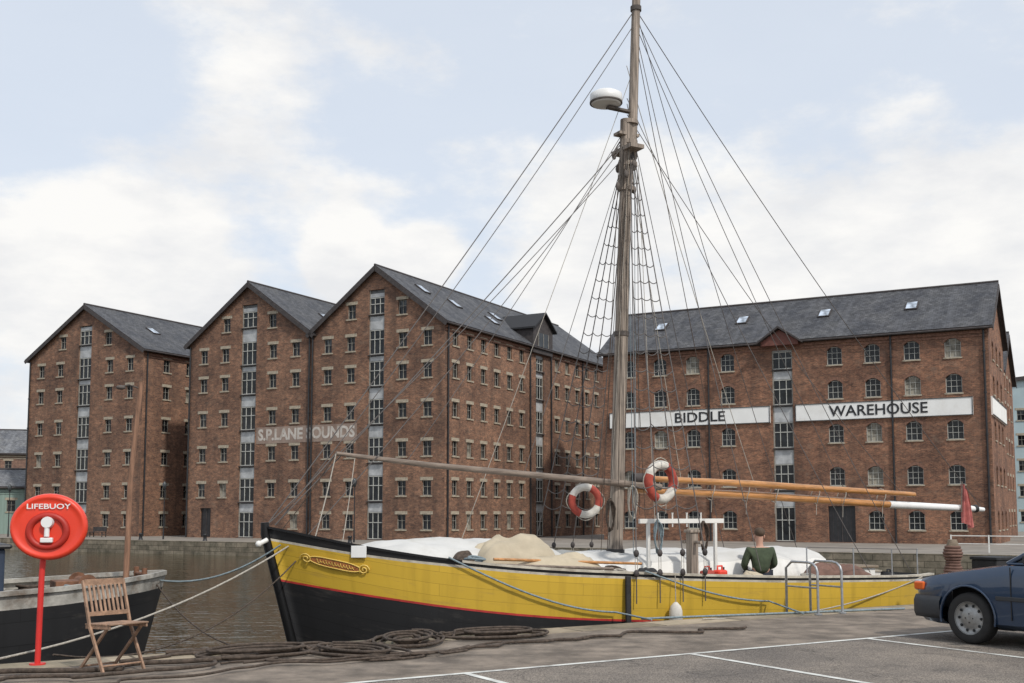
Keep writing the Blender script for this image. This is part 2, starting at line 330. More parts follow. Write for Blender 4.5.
# ---------------------------------------------------------------- buildings
def clip(poly,outl):
    for i in range(len(outl)):
        a=outl[i];b=outl[(i+1)%len(outl)]
        def cr(p): return (b[0]-a[0])*(p[1]-a[1])-(b[1]-a[1])*(p[0]-a[0])
        res=[]
        for j in range(len(poly)):
            p=poly[j];q=poly[(j+1)%len(poly)]; dp,dq=cr(p),cr(q); ip,iq=dp>=-1e-9,dq>=-1e-9
            if ip: res.append(p)
            if ip!=iq:
                k=dp/(dp-dq); res.append((p[0]+(q[0]-p[0])*k,p[1]+(q[1]-p[1])*k))
        poly=res
        if len(poly)<3: return []
    return poly
def wall(mb,P,dx,outl,ops,rev=.22,uo=0):
    P=Vector(P);dx=Vector(dx);Z=Vector((0,0,1));inn=-(dx.cross(Z))
    xs=sorted(set([round(p[0],4) for p in outl]+[round(v,4) for o in ops for v in(o[0],o[1])]))
    zs=sorted(set([round(p[1],4) for p in outl]+[round(v,4) for o in ops for v in(o[2],o[3])]))
    for i in range(len(xs)-1):
        for j in range(len(zs)-1):
            cx,cz=(xs[i]+xs[i+1])/2,(zs[j]+zs[j+1])/2
            if any(o[0]<cx<o[1] and o[2]<cz<o[3] for o in ops): continue
            pl=clip([(xs[i],zs[j]),(xs[i+1],zs[j]),(xs[i+1],zs[j+1]),(xs[i],zs[j+1])],outl)
            if pl: mb.add([P+dx*x+Z*z for x,z in pl],[list(range(len(pl)))],0,False,[[(x+uo,z) for x,z in pl]])
    for o in ops:
        c=[(o[0],o[2]),(o[1],o[2]),(o[1],o[3]),(o[0],o[3])]
        for k in range(4):
            a,b=c[k],c[(k+1)%4]; pa=P+dx*a[0]+Z*a[1]; pb=P+dx*b[0]+Z*b[1]
            mb.add([pa,pa+inn*rev,pb+inn*rev,pb],[[0,1,2,3]],0,False,[[(a[0],a[1]),(a[0]+rev,a[1]),(b[0]+rev,b[1]),(b[0],b[1])]])
SW,SH=.86,1.22
def win_stone(variant,w=SW,h=SH):
    g=MB()
    g.quad((-w/2,.2,-h/2),(w/2,.2,-h/2),(w/2,.2,h/2),(-w/2,.2,h/2),1)
    if variant==2: g.quad((-w/2+.05,.19,0),(w/2-.05,.19,0),(w/2-.05,.19,h/2),(-w/2+.05,.19,h/2),3)
    if variant==3: g.quad((-w/2+.05,.19,-h/2),(w/2-.05,.19,-h/2),(w/2-.05,.19,h/2),(-w/2+.05,.19,h/2),4)
    f=.05
    for c,d in [((-w/2+f/2,.16,0),(f,.06,h)),((w/2-f/2,.16,0),(f,.06,h)),((0,.16,h/2-f/2),(w-2*f,.06,f)),((0,.16,-h/2+f/2),(w-2*f,.06,f)),((0,.165,0),(.035,.05,h-2*f)),((-w/4+.01,.166,.1),(w/2-.09,.045,.03)),((w/4-.01,.166,.1),(w/2-.09,.045,.03))]: g.box(c,d,0)
    g.box((0,.07,h/2+.13),(w+.38,.18,.26),2); g.box((0,.04,-h/2-.06),(w+.26,.24,.12),2)
    return g.mesh('window',[FRAME,GLASS,CREAM,GLASS2,BLIND])
ARCHB=mat('arch_brick',(.19,.10,.068),.9,var=.35,scale=6)
WHF=mat('white_frame',(.46,.46,.42),.6,var=.15)
def win_arch(variant,w=1.12,h=1.42,frame=None):
    g=MB(); g.quad((-w/2,.2,-h/2),(w/2,.2,-h/2),(w/2,.2,h/2),(-w/2,.2,h/2),1 if variant!=2 else 3)
    f=.045; n=8
    for c,d in [((-w/2+f/2,.15,0),(f,.06,h)),((w/2-f/2,.15,0),(f,.06,h)),((0,.15,h/2-f/2-.06),(w-2*f,.06,f)),((0,.15,-h/2+f/2),(w-2*f,.06,f)),((-w/6,.155,-.03),(.024,.05,h-.16)),((w/6,.155,-.03),(.024,.05,h-.16)),((0,.157,.2),(w-.11,.045,.024)),((0,.157,-.22),(w-.11,.04,.024))]: g.box(c,d,0)
    ar=.32
    for i in range(n):
        x0=-w/2+w*i/n;x1=-w/2+w*(i+1)/n; za=h/2-ar*(2*x0/w)**2;zb=h/2-ar*(2*x1/w)**2
        g.quad((x0,.02,za),(x1,.02,zb),(x1,.02,h/2),(x0,.02,h/2),4,[(x0,za),(x1,zb),(x1,h/2),(x0,h/2)])
        ta=za+.24; tb=zb+.24
        g.add([(x0*1.08,-.015,za),(x1*1.08,-.015,zb),(x1*1.14,-.015,tb),(x0*1.14,-.015,ta)],[[0,1,2,3]],5)
        g.add([(x0*1.08,-.015,za),(x1*1.08,-.015,zb),(x1*1.0,.14,zb),(x0*1.0,.14,za)],[[0,3,2,1]],5)
    g.box((0,.05,-h/2-.05),(w+.16,.24,.10),2)
    return g.mesh('window',[frame or FRAME,GLASS,CREAM,BLIND,BRICK2,ARCHB])
WS=[win_stone(i) for i in range(4)]
WA=[win_arch(i,frame=WHF) for i in (0,1,2)]
def bay_mesh(w,z0,z1,floors):
    g=MB(); y=.16
    g.quad((0-w/2,.21,z0),(w/2,.21,z0),(w/2,.21,z1),(-w/2,.21,z1),2)
    g.box((-w/2+.05,y,(z0+z1)/2),(.1,.1,z1-z0),0); g.box((w/2-.05,y,(z0+z1)/2),(.1,.1,z1-z0),0)
    for n_,(a,b) in enumerate(floors):
        g.quad((-w/2+.1,.19,a),(w/2-.1,.19,a),(w/2-.1,.19,b),(-w/2+.1,.19,b),1)
        for x in (-w/6,w/6): g.box((x,y,(a+b)/2),(.045,.06,b-a),5)
        for z in (a,a+(b-a)*.62,b): g.box((0,y-.005,z),(w-.2,.07,.06),5)
        nxt=floors[n_+1][0] if n_+1<len(floors) else b+.6
        hh=max(.15,nxt-b-.28); g.box((0,y-.02,b+.06+hh/2),(w-.2,.06,hh),3)
        g.box((0,.0,a-.1),(w,.2,.08),4)
    return g.mesh('glazed_bay',[FRAME,GLASS,BLUEGREY,PALEGREY,DARKWOOD,WHF])
CAMP=Vector((0,0,EYE))
def building(name,label,origin,ang,W,L,ze,zr,faces,brick,wins,group=None,zb=FZ,skylights=(),category='warehouse',roofm=None,verge=DARKWOOD,pipes=(),trim=CREAM):
    P=empty(name,(origin[0],origin[1],zb),ang,label=label,category=category)
    if group: P['group']=group
    rm=Matrix.Rotation(ang,3,'Z')
    mb=MB(); zo=-zb
    gable=[(0,zb-.1),(W,zb-.1),(W,ze),(W/2,zr),(0,ze)]; side=[(0,zb-.1),(L,zb-.1),(L,ze),(0,ze)]
    sp={'front':((0,0,0),(1,0,0),gable,0),'right':((W,0,0),(0,1,0),side,90),'back':((W,L,0),(-1,0,0),gable,180),'left':((0,L,0),(0,-1,0),side,270)}
    wl=[]
    for k,(p0,dx,outl,rz) in sp.items():
        fs=faces.get(k,{}); ops=[]
        for (x,z,ww,hh) in fs.get('win',[]): ops.append((x-ww/2,x+ww/2,z-hh/2,z+hh/2)); wl.append((Vector(p0)+Vector(dx)*x+Vector((0,0,z)),rz))
        for b in fs.get('bay',[]):
            x,ww,z0,z1,fl=b; ops.append((x-ww/2,x+ww/2,z0,z1))
            q=Vector(p0)+Vector(dx)*x; link('glazed_bay',bay_mesh(ww,z0,z1,fl),P,(q.x,q.y,zo),R(rz))
        for d in fs.get('door',[]):
            x,ww,z0,z1=d; ops.append((x-ww/2,x+ww/2,z0,z1)); q=Vector(p0)+Vector(dx)*x
            g=MB(); g.box((0,.2,(z0+z1)/2),(ww,.04,z1-z0),0); g.box((0,.16,(z0+z1)/2),(.06,.06,z1-z0),1)
            for i in range(1,6): g.box((-ww/2+ww*i/6,.175,(z0+z1)/2),(.02,.02,z1-z0-.1),1)
            g.obj('door',[BLACKP,DARKWOOD],P,(q.x,q.y,zo),R(rz))
        wall(mb,p0,dx,outl,ops,uo={0:0,90:17.3,180:40.1,270:60}[rz]+abs(origin[0])*1.37)
    mb.obj('wall',[brick],P,(0,0,zo))
    oh=.35; sl=(zr-ze)/(W/2); th=.2; an=math.atan(sl); n=Vector((math.sin(an),0,math.cos(an)))
    mb=MB(); sll=math.hypot(W/2+oh,sl*(W/2+oh))
    for sg in (1,-1):
        r0=Vector((W/2,0,zr+.01)); e0=Vector((W/2+sg*(W/2+oh),0,ze-sl*oh+.01)); nn=Vector((n.x*sg,0,n.z))*th
        r1=r0+Vector((0,0,th/math.cos(an))); e1=e0+nn
        for (a,b,m_) in ((r1,e1,0),(r0,e0,1)):
            vs=[a+Vector((0,-oh,0)),b+Vector((0,-oh,0)),b+Vector((0,L+oh,0)),a+Vector((0,L+oh,0))]
            mb.add(vs,[[0,1,2,3]],m_,False,[[(0,0),(0,-sll),(L,-sll),(L,0)]])
        for yy in (-oh,L+oh):
            mb.add([r0+Vector((0,yy,0)),e0+Vector((0,yy,0)),e1+Vector((0,yy,0)),r1+Vector((0,yy,0))],[[0,1,2,3]],1)
            mb.beam(r0+Vector((sg*.02,yy+(-.02 if yy<0 else .02),-.1)),e0+Vector((0,yy+(-.02 if yy<0 else .02),-.1)),.05,.3,1)
        mb.add([e0+Vector((0,-oh,0)),e0+Vector((0,L+oh,0)),e1+Vector((0,L+oh,0)),e1+Vector((0,-oh,0))],[[0,1,2,3]],1)
        mb.tube([e0+Vector((sg*.08,-oh,.02)),e0+Vector((sg*.08,L+oh,.02))],.09,6,1)
    mb.tube([(W/2,-oh,zr+.26),(W/2,L+oh,zr+.26)],.11,6,2)
    roof=mb.obj('roof',[roofm or SLATE,verge,DARKWOOD],P,(0,0,zo))
    for i,(yy,f) in enumerate(skylights):
        pos=Vector((W/2,yy,zr))+Vector((math.cos(an),0,-math.sin(an)))*sll*f+n*(th+.06)
        g=MB(); g.box((0,0,0),(1.35,.95,.12),0); g.box((0,0,.05),(1.15,.75,.05),1)
        o=g.obj('skylight',[DARKWOOD,SKYG],roof,(pos.x,pos.y,pos.z)); o.rotation_euler=(0,an,0)
    g=MB(); g.box((W+.05,L/2,ze-.42),(.1,L-.1,.22),0); g.box((W+.03,L/2,ze-.7),(.06,L-.1,.12),0)
    g.obj('eaves_course',[ARCHB if brick in (BRICK,BRICK2) else trim],P,(0,0,zo))
    for (face,x) in pipes:
        p0,dx,_,rz=sp[face]; q=Vector(p0)+Vector(dx)*x+(Vector(dx).cross(Vector((0,0,1))))*.12
        g=MB(); g.cyl((q.x,q.y,zb),(q.x,q.y,ze-.25),.075,n=8)
        for zz in (1,4,7,10,13): g.cyl((q.x,q.y,zz),(q.x,q.y,zz+.12),.11,n=8)
        g.obj('downpipe',[BLACKP],P,(0,0,zo))
    wl.sort(key=lambda a:((rm@a[0]+Vector((origin[0],origin[1],0)))-CAMP).length)
    rest=MB()
    for i,(p,rz) in enumerate(wl):
        me=random.choices(wins,weights=[7,3,.9,.8][:len(wins)])[0]
        if i<98: link('window',me,P,(p.x,p.y,p.z+zo),R(rz))
        else:
            Q=Matrix.Translation((p.x,p.y,p.z+zo))@Matrix.Rotation(R(rz),4,'Z')
            rest.add([Q@v.co for v in me.vertices],[list(f.vertices) for f in me.polygons],[f.material_index for f in me.polygons])
    if rest.v: rest.obj('window',list(wins[0].materials),P,kind='stuff')
    return P
SKYG=glass_mat('skylight_glass',(.35,.40,.46),.15)
K=Vector((-5.4,88,0))
rows=[.75,3.5,6.7,9.9,13.1,15.75]
def grid(xs,zs,w=SW,h=SH): return [(x,z,w,h) for x in xs for z in zs]
bfl=[(-.65,1.5)]+[(z-1.0,z+1.0) for z in rows[1:]]+[(18.15,19.5)]
fr=K-U*13.6
b3=building('brick_warehouse','tall brown brick warehouse with a gable end and long side wall',fr,AU,13.6,34,17,22,
 {'front':{'win':grid([1.7,4.15,9.45,11.9],rows)+[(4.2,18.5,SW,SH),(9.4,18.5,SW,SH)],'bay':[(6.8,1.6,-.7,20.2,bfl)]},
  'right':{'win':grid([1.6,3.9,6.2,8.5,10.8,13.1]+[20.3,22.6,24.9,27.2,29.5,31.8],rows),'bay':[(16.7,1.6,-.7,16.2,bfl[:5]+[(14.75,15.9)])]}},
 BRICK,WS,group='dockside brick warehouses',skylights=[(7,.45),(11.5,.62),(14.2,.45),(21.5,.5),(3.5,.3)],pipes=[('right',.35),('right',14.6),('right',18.9),('right',26),('front',.15)])
def lucam(P,W,yc,hw,z0,z1,zr_,back,m,proud=.35,zoff=-FZ,glass=True):
    g=MB(); x0=W-back;x1=W+proud
    g.box(((x0+x1)/2,yc,(z0+z1)/2),(x1-x0,2*hw,z1-z0),0)
    g.add([(x1,yc-hw,z1),(x1,yc+hw,z1),(x1,yc,zr_-.1)],[[0,1,2]],0)
    for sg in (1,-1):
        a=Vector((0,yc,zr_));b=Vector((0,yc+sg*(hw+.3),z1-.2)); vs=[]
        for dz in (0,.16):
            vs+=[(x0-1.5,a.y,a.z+dz),(x1+.35,a.y,a.z+dz),(x1+.35,b.y,b.z+dz),(x0-1.5,b.y,b.z+dz)]
        g.add(vs,[[0,1,2,3],[4,5,6,7],[0,1,5,4],[1,2,6,5],[2,3,7,6],[3,0,4,7]],1)
    if glass:
        g.box((x1+.02,yc,(z0+z1)/2),(.05,hw*1.0,(z1-z0)*.62),2)
        for yy in (-.5,0,.5): g.box((x1+.05,yc+yy*hw,(z0+z1)/2),(.04,.07,(z1-z0)*.62),3)
    g.obj('dormer',[m,SLATE if glass else DARKWOOD,GLASS,FRAME],P,(0,0,zoff))
lucam(b3,13.6,16.7,2.0,16.3,18.7,20.1,3.2,DARKWOOD)
fr2=fr-U*14.4
b2=building('brick_warehouse','tall brown brick gabled warehouse joined to its twin',fr2,AU,14.38,34,17,22,
 {'front':{'win':grid([1.8,4.4,10.0,12.6],rows[1:])+[(12.6,.75,SW,SH),(4.5,18.5,SW,SH),(9.9,18.5,SW,SH)],'door':[(2.4,1.3,-.7,1.9)],'bay':[(7.2,1.8,-.7,20.2,bfl)]}},
 BRICK,WS,group='dockside brick warehouses',skylights=[(6,.5),(11,.5)],pipes=[('front',14.2),('front',.2)])
fr1=K-U*50.3
b1=building('brick_warehouse','brown brick gabled warehouse standing apart beyond a passage',fr1,AU,16.3,30,17.1,21.9,
 {'front':{'win':grid([1.8,4.6,11.7,14.5],rows)+[(4.9,18.5,SW,SH),(11.4,18.5,SW,SH)],'bay':[(8.15,1.8,-.7,20.0,bfl)]},
  'right':{'win':grid([3,6,9,12,15],rows)}},
 BRICK,WS,group='dockside brick warehouses',skylights=[(5,.45),(11,.5)],pipes=[('right',.4),('front',.2)])
C=Vector((34.1,78,0)); AB=math.atan2(-V.y,-V.x); LB=30.1
ws_=[2.4,5.24,8.07,10.85,19.26,22.16,24.98,27.75]
br_=[.95,4.25,7.5,10.85,13.45]
wins=[(LB-x,z,1.12,1.42) for x in ws_ for z in br_ if not (x==10.85 and z==.95)]
ob=C-U*LB+V*12
bd=building('brick_warehouse','red brick warehouse with white name bands between the floors',ob,AB,12,LB,14.9,18.9,
 {'right':{'win':wins,'bay':[(LB-14.87,1.6,-.7,14.3,[(-.65,1.9)]+[(z-.95,z+.95) for z in br_[1:4]]+[(12.7,14.0)])],'door':[(LB-10.6,2.0,-.7,2.0)]},
  'back':{'win':[(x,z,1.12,1.42) for x in (3,6,9) for z in br_]}},
 BRICK2,WA,group='dockside brick warehouses',skylights=[(LB-26,.42),(LB-18.9,.42),(LB-12.2,.42),(LB-5.6,.42)],pipes=[('right',LB-6.7),('right',LB-20.8),('right',LB-.3)])
DORM=mat('dormer_red_timber',(.15,.055,.04),.7,var=.2)
lucam(bd,12,LB-14.87,1.45,14.45,14.75,15.75,2.0,DORM,.7,glass=False)
def band(P,y0,y1,name='name_band',txt=None,ty=None,tw=None):
    g=MB(); g.box((12.06,(y0+y1)/2,9.15),(.12,y1-y0,1.34),0)
    for z in (8.51,9.79): g.box((12.14,(y0+y1)/2,z),(.04,y1-y0,.05),1)
    for y in (y0+.04,y1-.04): g.box((12.14,y,9.15),(.04,.05,1.23),1)
    o=g.obj(name,[BANDW,BLACKP],P,(0,0,-FZ))
    if txt:
        me=text_mesh(txt,1.12,'lettering',BLACKP,.014,.01,tw); link('lettering',me,o,(12.14,ty,9.13),R(90))
band(bd,.6,LB-15.85,txt='BIDDLE',ty=LB-21.6,tw=4.2)
band(bd,LB-13.9,LB-1.15,txt='WAREHOUSE',ty=LB-7.75,tw=7.1)
g=MB(); g.box((6,LB+.06,9.15),(11.4,.12,1.34),0)
for z in (8.51,9.79): g.box((6,LB+.14,z),(11.4,.04,.05),1)
nb=g.obj('name_band',[BANDW,BLACKP],bd,(0,0,-FZ))
PALEL=mat('faded_white_paint',(.52,.48,.43),.9,var=.15,scale=2,dirt=((.33,.26,.21),.75)); FADE=mat('faded_sign_ground',(.285,.215,.175),.9,var=.15,scale=1.2,dirt=((.19,.125,.095),.7))
sg=MB(); sg.box((0,.0,0),(11.0,.03,1.45),0)
pp=K-U*14.2-V*.017; s_=sg.obj('painted_wall_sign',[FADE],None,(pp.x,pp.y,8.28),AU,label='faded white painted name on the brick wall',category='sign')
link('lettering',text_mesh('S.P.LANE SOUNDS',1.35,'lettering',PALEL,.045,.006,10.6),s_,(0,-.02,0))
BRK3=brick_mat('brick_distant',(.26,.15,.11),(.17,.1,.08),(.24,.2,.17)); REND=mat('pale_teal_render',(.40,.50,.52),.7,var=.08,scale=.5); GREENM=mat('green_cladding',(.22,.30,.26),.6,var=.12,scale=1,scl=(4,4,.2))
WS3=[WS[0],WS[1],WS[2]]
ow=C-U*31+V*34
building('brick_warehouse','brick warehouse with dark slate roof in the next row',ow,AB,12,30,14.2,18.2,{'back':{'win':grid([3,6,9],br_)}},BRICK2,WS3)
building('apartment_block','pale rendered modern apartment block with rows of windows',(57,132,0),AU,22,16,17.0,18.0,{'front':{'win':grid([1.5+2.4*i for i in range(9)],[1,4,7,10,13])}},REND,[WS[0],WS[2]],category='building',trim=REND,roofm=SLATE2)
building('brick_warehouse','long low brick warehouse with grey roof beyond the dock',(-88,150,0),R(-90)+.25,12,24,9.2,12.4,{'right':{'win':grid([2,5,8,11,14,17,20],[1.2,4.4,7.6])}},BRK3,WS3,roofm=SLATE2)
building('dock_shed','low green clad dockside shed with a shallow roof',(-66,123,0),R(-90)+.25,9,14,4.2,6.0,{'right':{'win':grid([2,5,8,11],[2.2])}},GREENM,WS3,category='shed',trim=GREENM,roofm=SLATE2)
def bench(x,y,a):
    P=empty('bench',(x,y,FZ),a,label='dark timber bench on the far quay',category='bench')
    g=MB()
    for i in range(4): g.box((0,-.2+.13*i,.45),(1.8,.135,.04),0)
    g.obj('seat',[DARKWOOD],P); g=MB(); g.box((0,.28,.73),(1.8,.04,.4),0)
    g.obj('backrest',[DARKWOOD],P)
    for s in (-.8,.8):
        g=MB(); g.box((s,-.18,.22),(.07,.07,.43)); g.box((s,.26,.43),(.07,.07,.86)); g.box((s,.04,.25),(.05,.44,.05)); g.obj('leg',[DARKWOOD],P)
for wv in (38,35.5):
    p=K-U*wv-V*3.5; bench(p.x,p.y,AU)
def lamp_post(p):
    P=empty('street_lamp',(p.x,p.y,FZ),0,label='black street lamp standing on the far quay',category='street lamp',group='street lamps on the far quay')
    g=MB(); g.tube([(0,0,0),(0,0,1),(0,0,4.2)],[.08,.05,.035],8); g.obj('post',[BLACKP],P)
    g=MB(); g.tube([(0,0,4.2),(0,0,4.25),(0,0,4.7),(0,0,4.9)],[.06,.12,.2,.03],8); g.obj('lamp_shade',[GLASS2],P)
for wv in (44,24,4): lamp_post(K-U*wv-V*6.5)
for i in range(3):
    p=K+U*(38.6+2.0*i)-V*6.8
    P=empty('railing_panel',(p.x,p.y,FZ),AU,label='white painted railing panel on the far quay edge',category='railing',group='white railing panels')
    g=MB(); g.box((.0,0,.5),(.07,.07,1.0)); g.obj('post',[WHITEP],P)
    for z in (.5,.95): g=MB(); g.box((1.0,0,z),(1.9,.04,.05)); g.obj('rail',[WHITEP],P)
for i in range(10):
    p=K-U*(46-7.2*i)-V*8.6
    g=MB(); g.tube([(0,0,0),(0,0,.1),(0,0,.4),(0,0,.46),(0,0,.55)],[.2,.15,.13,.2,.12],12)
    g.obj('bollard',[BLACKP],None,(p.x,p.y,FZ),label='black iron mooring bollard on the far quay',category='bollard',group='mooring bollards')
# ---------------------------------------------------------------- main boat
B0=Vector((-3.55,16,0)); BA=math.atan2(.478,.878); T_=Vector((math.cos(BA),math.sin(BA),0)); Nn=Vector((-T_.y,T_.x,0))
boat=empty('sailing_boat',(B0.x,B0.y,WZ),BA,label='yellow and black wooden sailing boat moored at the quay',category='boat')
BO=(0,0,-WZ)
wt=[(0,.06),(.4,.48),(1,.9),(2,1.38),(3,1.7),(4,1.9),(5,2.0),(6.5,2.05),(8,2.02),(9.5,1.9),(11,1.6),(12,1.25),(12.6,.95),(13,.62)]
zt=[(0,1.32),(1,1.07),(2,.89),(3,.77),(4,.69),(6,.58),(8,.49),(10,.43),(11.5,.38),(13,.34)]
bt=[(0,.58),(1,.40),(2,.25),(3,.11),(4,.01),(6,-.12),(8,-.20),(10,-.24),(13,-.22)]
def hw(s): return smooth_tab(wt,s) if s>.4 else lerp_tab(wt,s)
def zs_(s): return smooth_tab(zt,s) if s>.4 else lerp_tab(zt,s)
def zb_(s): return smooth_tab(bt,s) if s>.4 else lerp_tab(bt,s)
sts=[0,.12,.3,.55,.85]+[1.2+.4*i for i in range(29)]+[12.7,13.0]
def section(s,sg):
    w_=hw(s);z0=zs_(s);zb=zb_(s); kb=.10*max(0,1-s/2.2); zz=[z0,z0-.05-kb,z0-.085-kb]
    for k in range(1,5): zz.append(zz[2]+(zb-zz[2])*k/4)
    zz+= [zb-.03]; zk=-2.5
    for k in (.12,.25,.4,.6,.8,1): zz.append(zb-.03+(zk-zb)*k)
    pts=[]
    for z in zz:
        f=(z0-z)/(z0-zk); wd=w_*(1-.06*f-.10*(f**2))*(1 if f<.45 else math.sqrt(max(0,1-((f-.45)/.56)**2)))
        rake=(.42*(z0-z)/1.5)*max(0,1-s/2.2)+(-.5*(z0-z)/2.5)*max(0,(s-11.5)/1.5)
        if s<1.5: wd*=1-.35*f*(1-s/1.5)
        pts.append(Vector((s+rake,sg*max(wd,.03),z)))
    return pts,zz
hm=MB()
for sg in (-1,1):
    secs=[section(s,sg) for s in sts]; rowsv=[a[0] for a in secs]; zzs=[a[1] for a in secs]
    def mf(i,j): return 3 if j==0 else (4 if j==1 else (0 if j<6 else (2 if j==6 else 1)))
    hm.loft(rowsv,mf,True,False,lambda i,j:(sts[i],zzs[i][j]-zzs[i][0]+8))
hm.loft([section(0,-1)[0],section(0,1)[0]],1,True)
a,b=section(13,-1)[0],section(13,1)[0]; hm.loft([a,b],lambda i,j:3 if j<2 else (0 if j<6 else 1),False,False,lambda i,j:(i,a[0].z-j*.2+8))
hm.obj('hull',[YEL,BLK,RED,BLK,RAILW],boat,BO,weld=True,label='yellow topsides over black bottom with a red line')
g=MB(); g.tube([(-.03,0,1.40),(-.02,0,1.24),(.18,0,.5),(.45,0,-.5),(.8,0,-1.6),(1.2,0,-2.4)],[.06,.07,.07,.07,.07,.07],8); g.obj('stem',[BLK],boat,BO)
for sg in (-1,1):
    g=MB(); rws=[]
    for s in sts:
        y=sg*hw(s); z=zs_(s); i=-sg*.10 if s>.3 else 0
        rws.append([(s,y+sg*.03,z-.01),(s,y+sg*.03,z+.025),(s,y+i,z+.025),(s,y+i,z-.01)])
    g.loft(rws,lambda i,j:0 if sts[i]<2.4 else 1,False,True); g.obj('gunwale',[BLK,RAILW],boat,BO)
g=MB(); dst=[s for s in sts if s>=.5]
din=lambda s:max(.05,hw(s-.2*max(0,1-s/3))-.10)
g.loft([[(s,-din(s),zs_(s)-.38),(s,0,zs_(s)-.32),(s,din(s),zs_(s)-.38)] for s in dst],0,False)
for sg in (-1,1): g.loft([[(s,sg*din(s),zs_(s)-.38),(s,sg*(hw(s)-.07),zs_(s)-.01)] for s in dst],1,False)
g.obj('deck',[DECK,WHITEP],boat,BO)
def rounded_cover(s0,s1,yc,hw0,zb0,zt0,name,m,lump=.02,n=26,k=16,seed=0,endp=.5,ps=2.6,fold=0,**kw):
    g=MB(); rws=[]
    for i in range(n+1):
        u=i/n; s=s0+(s1-s0)*u; env=(max(0,1-abs(2*u-1)**ps))**endp
        r=[]
        for j in range(k+1):
            a=math.pi*j/k; cy=math.cos(a); cz=math.sin(a)**.8
            nz=noise.noise(Vector((s*1.3,cy*1.6+seed,cz*1.6)))*lump+noise.noise(Vector((s*4,cy*3+seed,cz*3)))*lump*.25
            fd=fold*(.28-abs(noise.noise(Vector((s*1.9+cy*1.5,cy*2.2-s*.7+seed*3.1,.5)))))
            yy=yc+(hw0*(.55+.45*env))*cy*(1+nz*.6); zz=zb0+(zt0-zb0)*cz*env*(1+nz+fd)+ (nz*.1)
            r.append((s,yy,zz))
        rws.append(r)
    g.loft(rws,0,True)
    for rr in (rws[0],rws[-1]): g.add(rr,[list(range(k+1))],0)
    return g.obj(name,[m],**kw)
g=MB(); prof=[(-.95,.10),(-.93,.72),(-.75,.82),(-.4,.88),(0,.91),(.4,.88),(.75,.82),(.93,.72),(.95,.10)]
rws=[]
for i in range(52):
    s=5.2+5.1*i/51; rws.append([(s,.35+y*(1+.02*noise.noise(Vector((s*2,y,3)))),z-.03*abs(math.sin(i*math.pi/8))*(z>.5)+.06*noise.noise(Vector((s*1.7,y*2,0)))*(z>.5)) for y,z in prof])
g.loft(rws,lambda i,j:0 if j in(0,7) else 1,True)
for r_ in (rws[0],rws[-1]): g.add(r_,[list(range(9))],0)
g.obj('cabin',[WHITEP,CANV],boat,BO)
g2=MB(); g2.box((11.1,0,.30),(1.0,1.1,.4),0); g2.box((11.1,0,.52),(1.1,1.2,.05),1); g2.obj('hatch',[WHITEP,DECK],boat,BO,bevel=.02)
def side_pt(s,z,o=.03):
    w_=hw(s); f=(zs_(s)-z)/(zs_(s)+2.5); rk=(.42*(zs_(s)-z)/1.5)*max(0,1-s/2.2)
    return Vector((s+rk,-(w_*(1-.06*f)*(1-.35*f*max(0,1-s/1.5))+o),z))
GOLD=mat('gilt_lettering',(.62,.43,.10),.4,var=.15)
g=MB(); rws=[]; NBR=wood_mat('carved_name_board',(.33,.12,.035),.45,(1,10,10),.3)
for i in range(17):
    s=.42+.62*i/16; hh=.062*(1-abs(i/8-1)**4*.6); zc=zs_(s)-.33
    rws.append([side_pt(s,zc-hh,.01),side_pt(s,zc-hh,.03),side_pt(s,zc+hh,.03),side_pt(s,zc+hh,.01)])
g.loft(rws,0,False,True)
for r_ in (rws[0],rws[-1]): g.add(r_,[[0,1,2,3]],0)
for sgn in (1,-1): g.tube([r_[1] if sgn<0 else r_[2] for r_ in rws],.010,5,1)
for (sc,dr) in ((.40,-1),(1.06,1)):
    pts=[]
    for i in range(26):
        a=i*.42; rr=.075-.0026*i; s=sc+dr*.03+dr*rr*math.cos(a); pts.append(side_pt(s,zs_(sc)-.33+rr*math.sin(a),.03))
    g.tube(pts,.011,5,1)
nbd=g.obj('name_board',[NBR,GOLD],boat,BO)
g=MB(); pts=[]
for i in range(90):
    s=.50+.46*i/89; zc=zs_(s)-.33; pts.append(side_pt(s+.008*math.cos(i*.9),zc+.024*math.sin(i*.9)*(1+.4*math.sin(i*.35)),.034))
g.tube(pts,.005,4); g.obj('lettering',[GOLD],nbd)
def mx(z): return 6.02+.044*(z-.2)
mast=MB(); mast.tube([(mx(z),0,z) for z in (.15,.9,1.0,3,5,7.2,8.4)],[.142,.142,.124,.121,.116,.108,.10],16)
mast.tube([(mx(z),.0,z) for z in (.15,.5,.92)],[.168,.163,.158],14,1)
mast.obj('mast',[MASTW,BLACKP],boat,BO)
g=MB(); g.tube([(mx(z)+.10,-.02,z) for z in (7.6,8.4,10,12,13.2)],[.08,.085,.08,.068,.05],14); g.obj('topmast',[MASTW],boat,BO)
FIT=mat('weathered_iron',(.10,.085,.075),.8,var=.3,scale=6)
g=MB()
g.cyl((mx(7.2),0,7.2),(mx(7.2)+.04,0,8.5),.126,.115,n=14)
for z,r in ((7.65,.165),(8.05,.16),(8.42,.16),(7.2,.145)): g.cyl((mx(z)+.04,0,z),(mx(z)+.04,0,z+.07),r,n=14)
g.box((mx(7.9)+.02,0,7.95),(.28,.62,.07)); g.box((mx(7.9),0,8.22),(.42,.2,.05)); g.obj('mast_fitting',[MASTW],boat,BO)
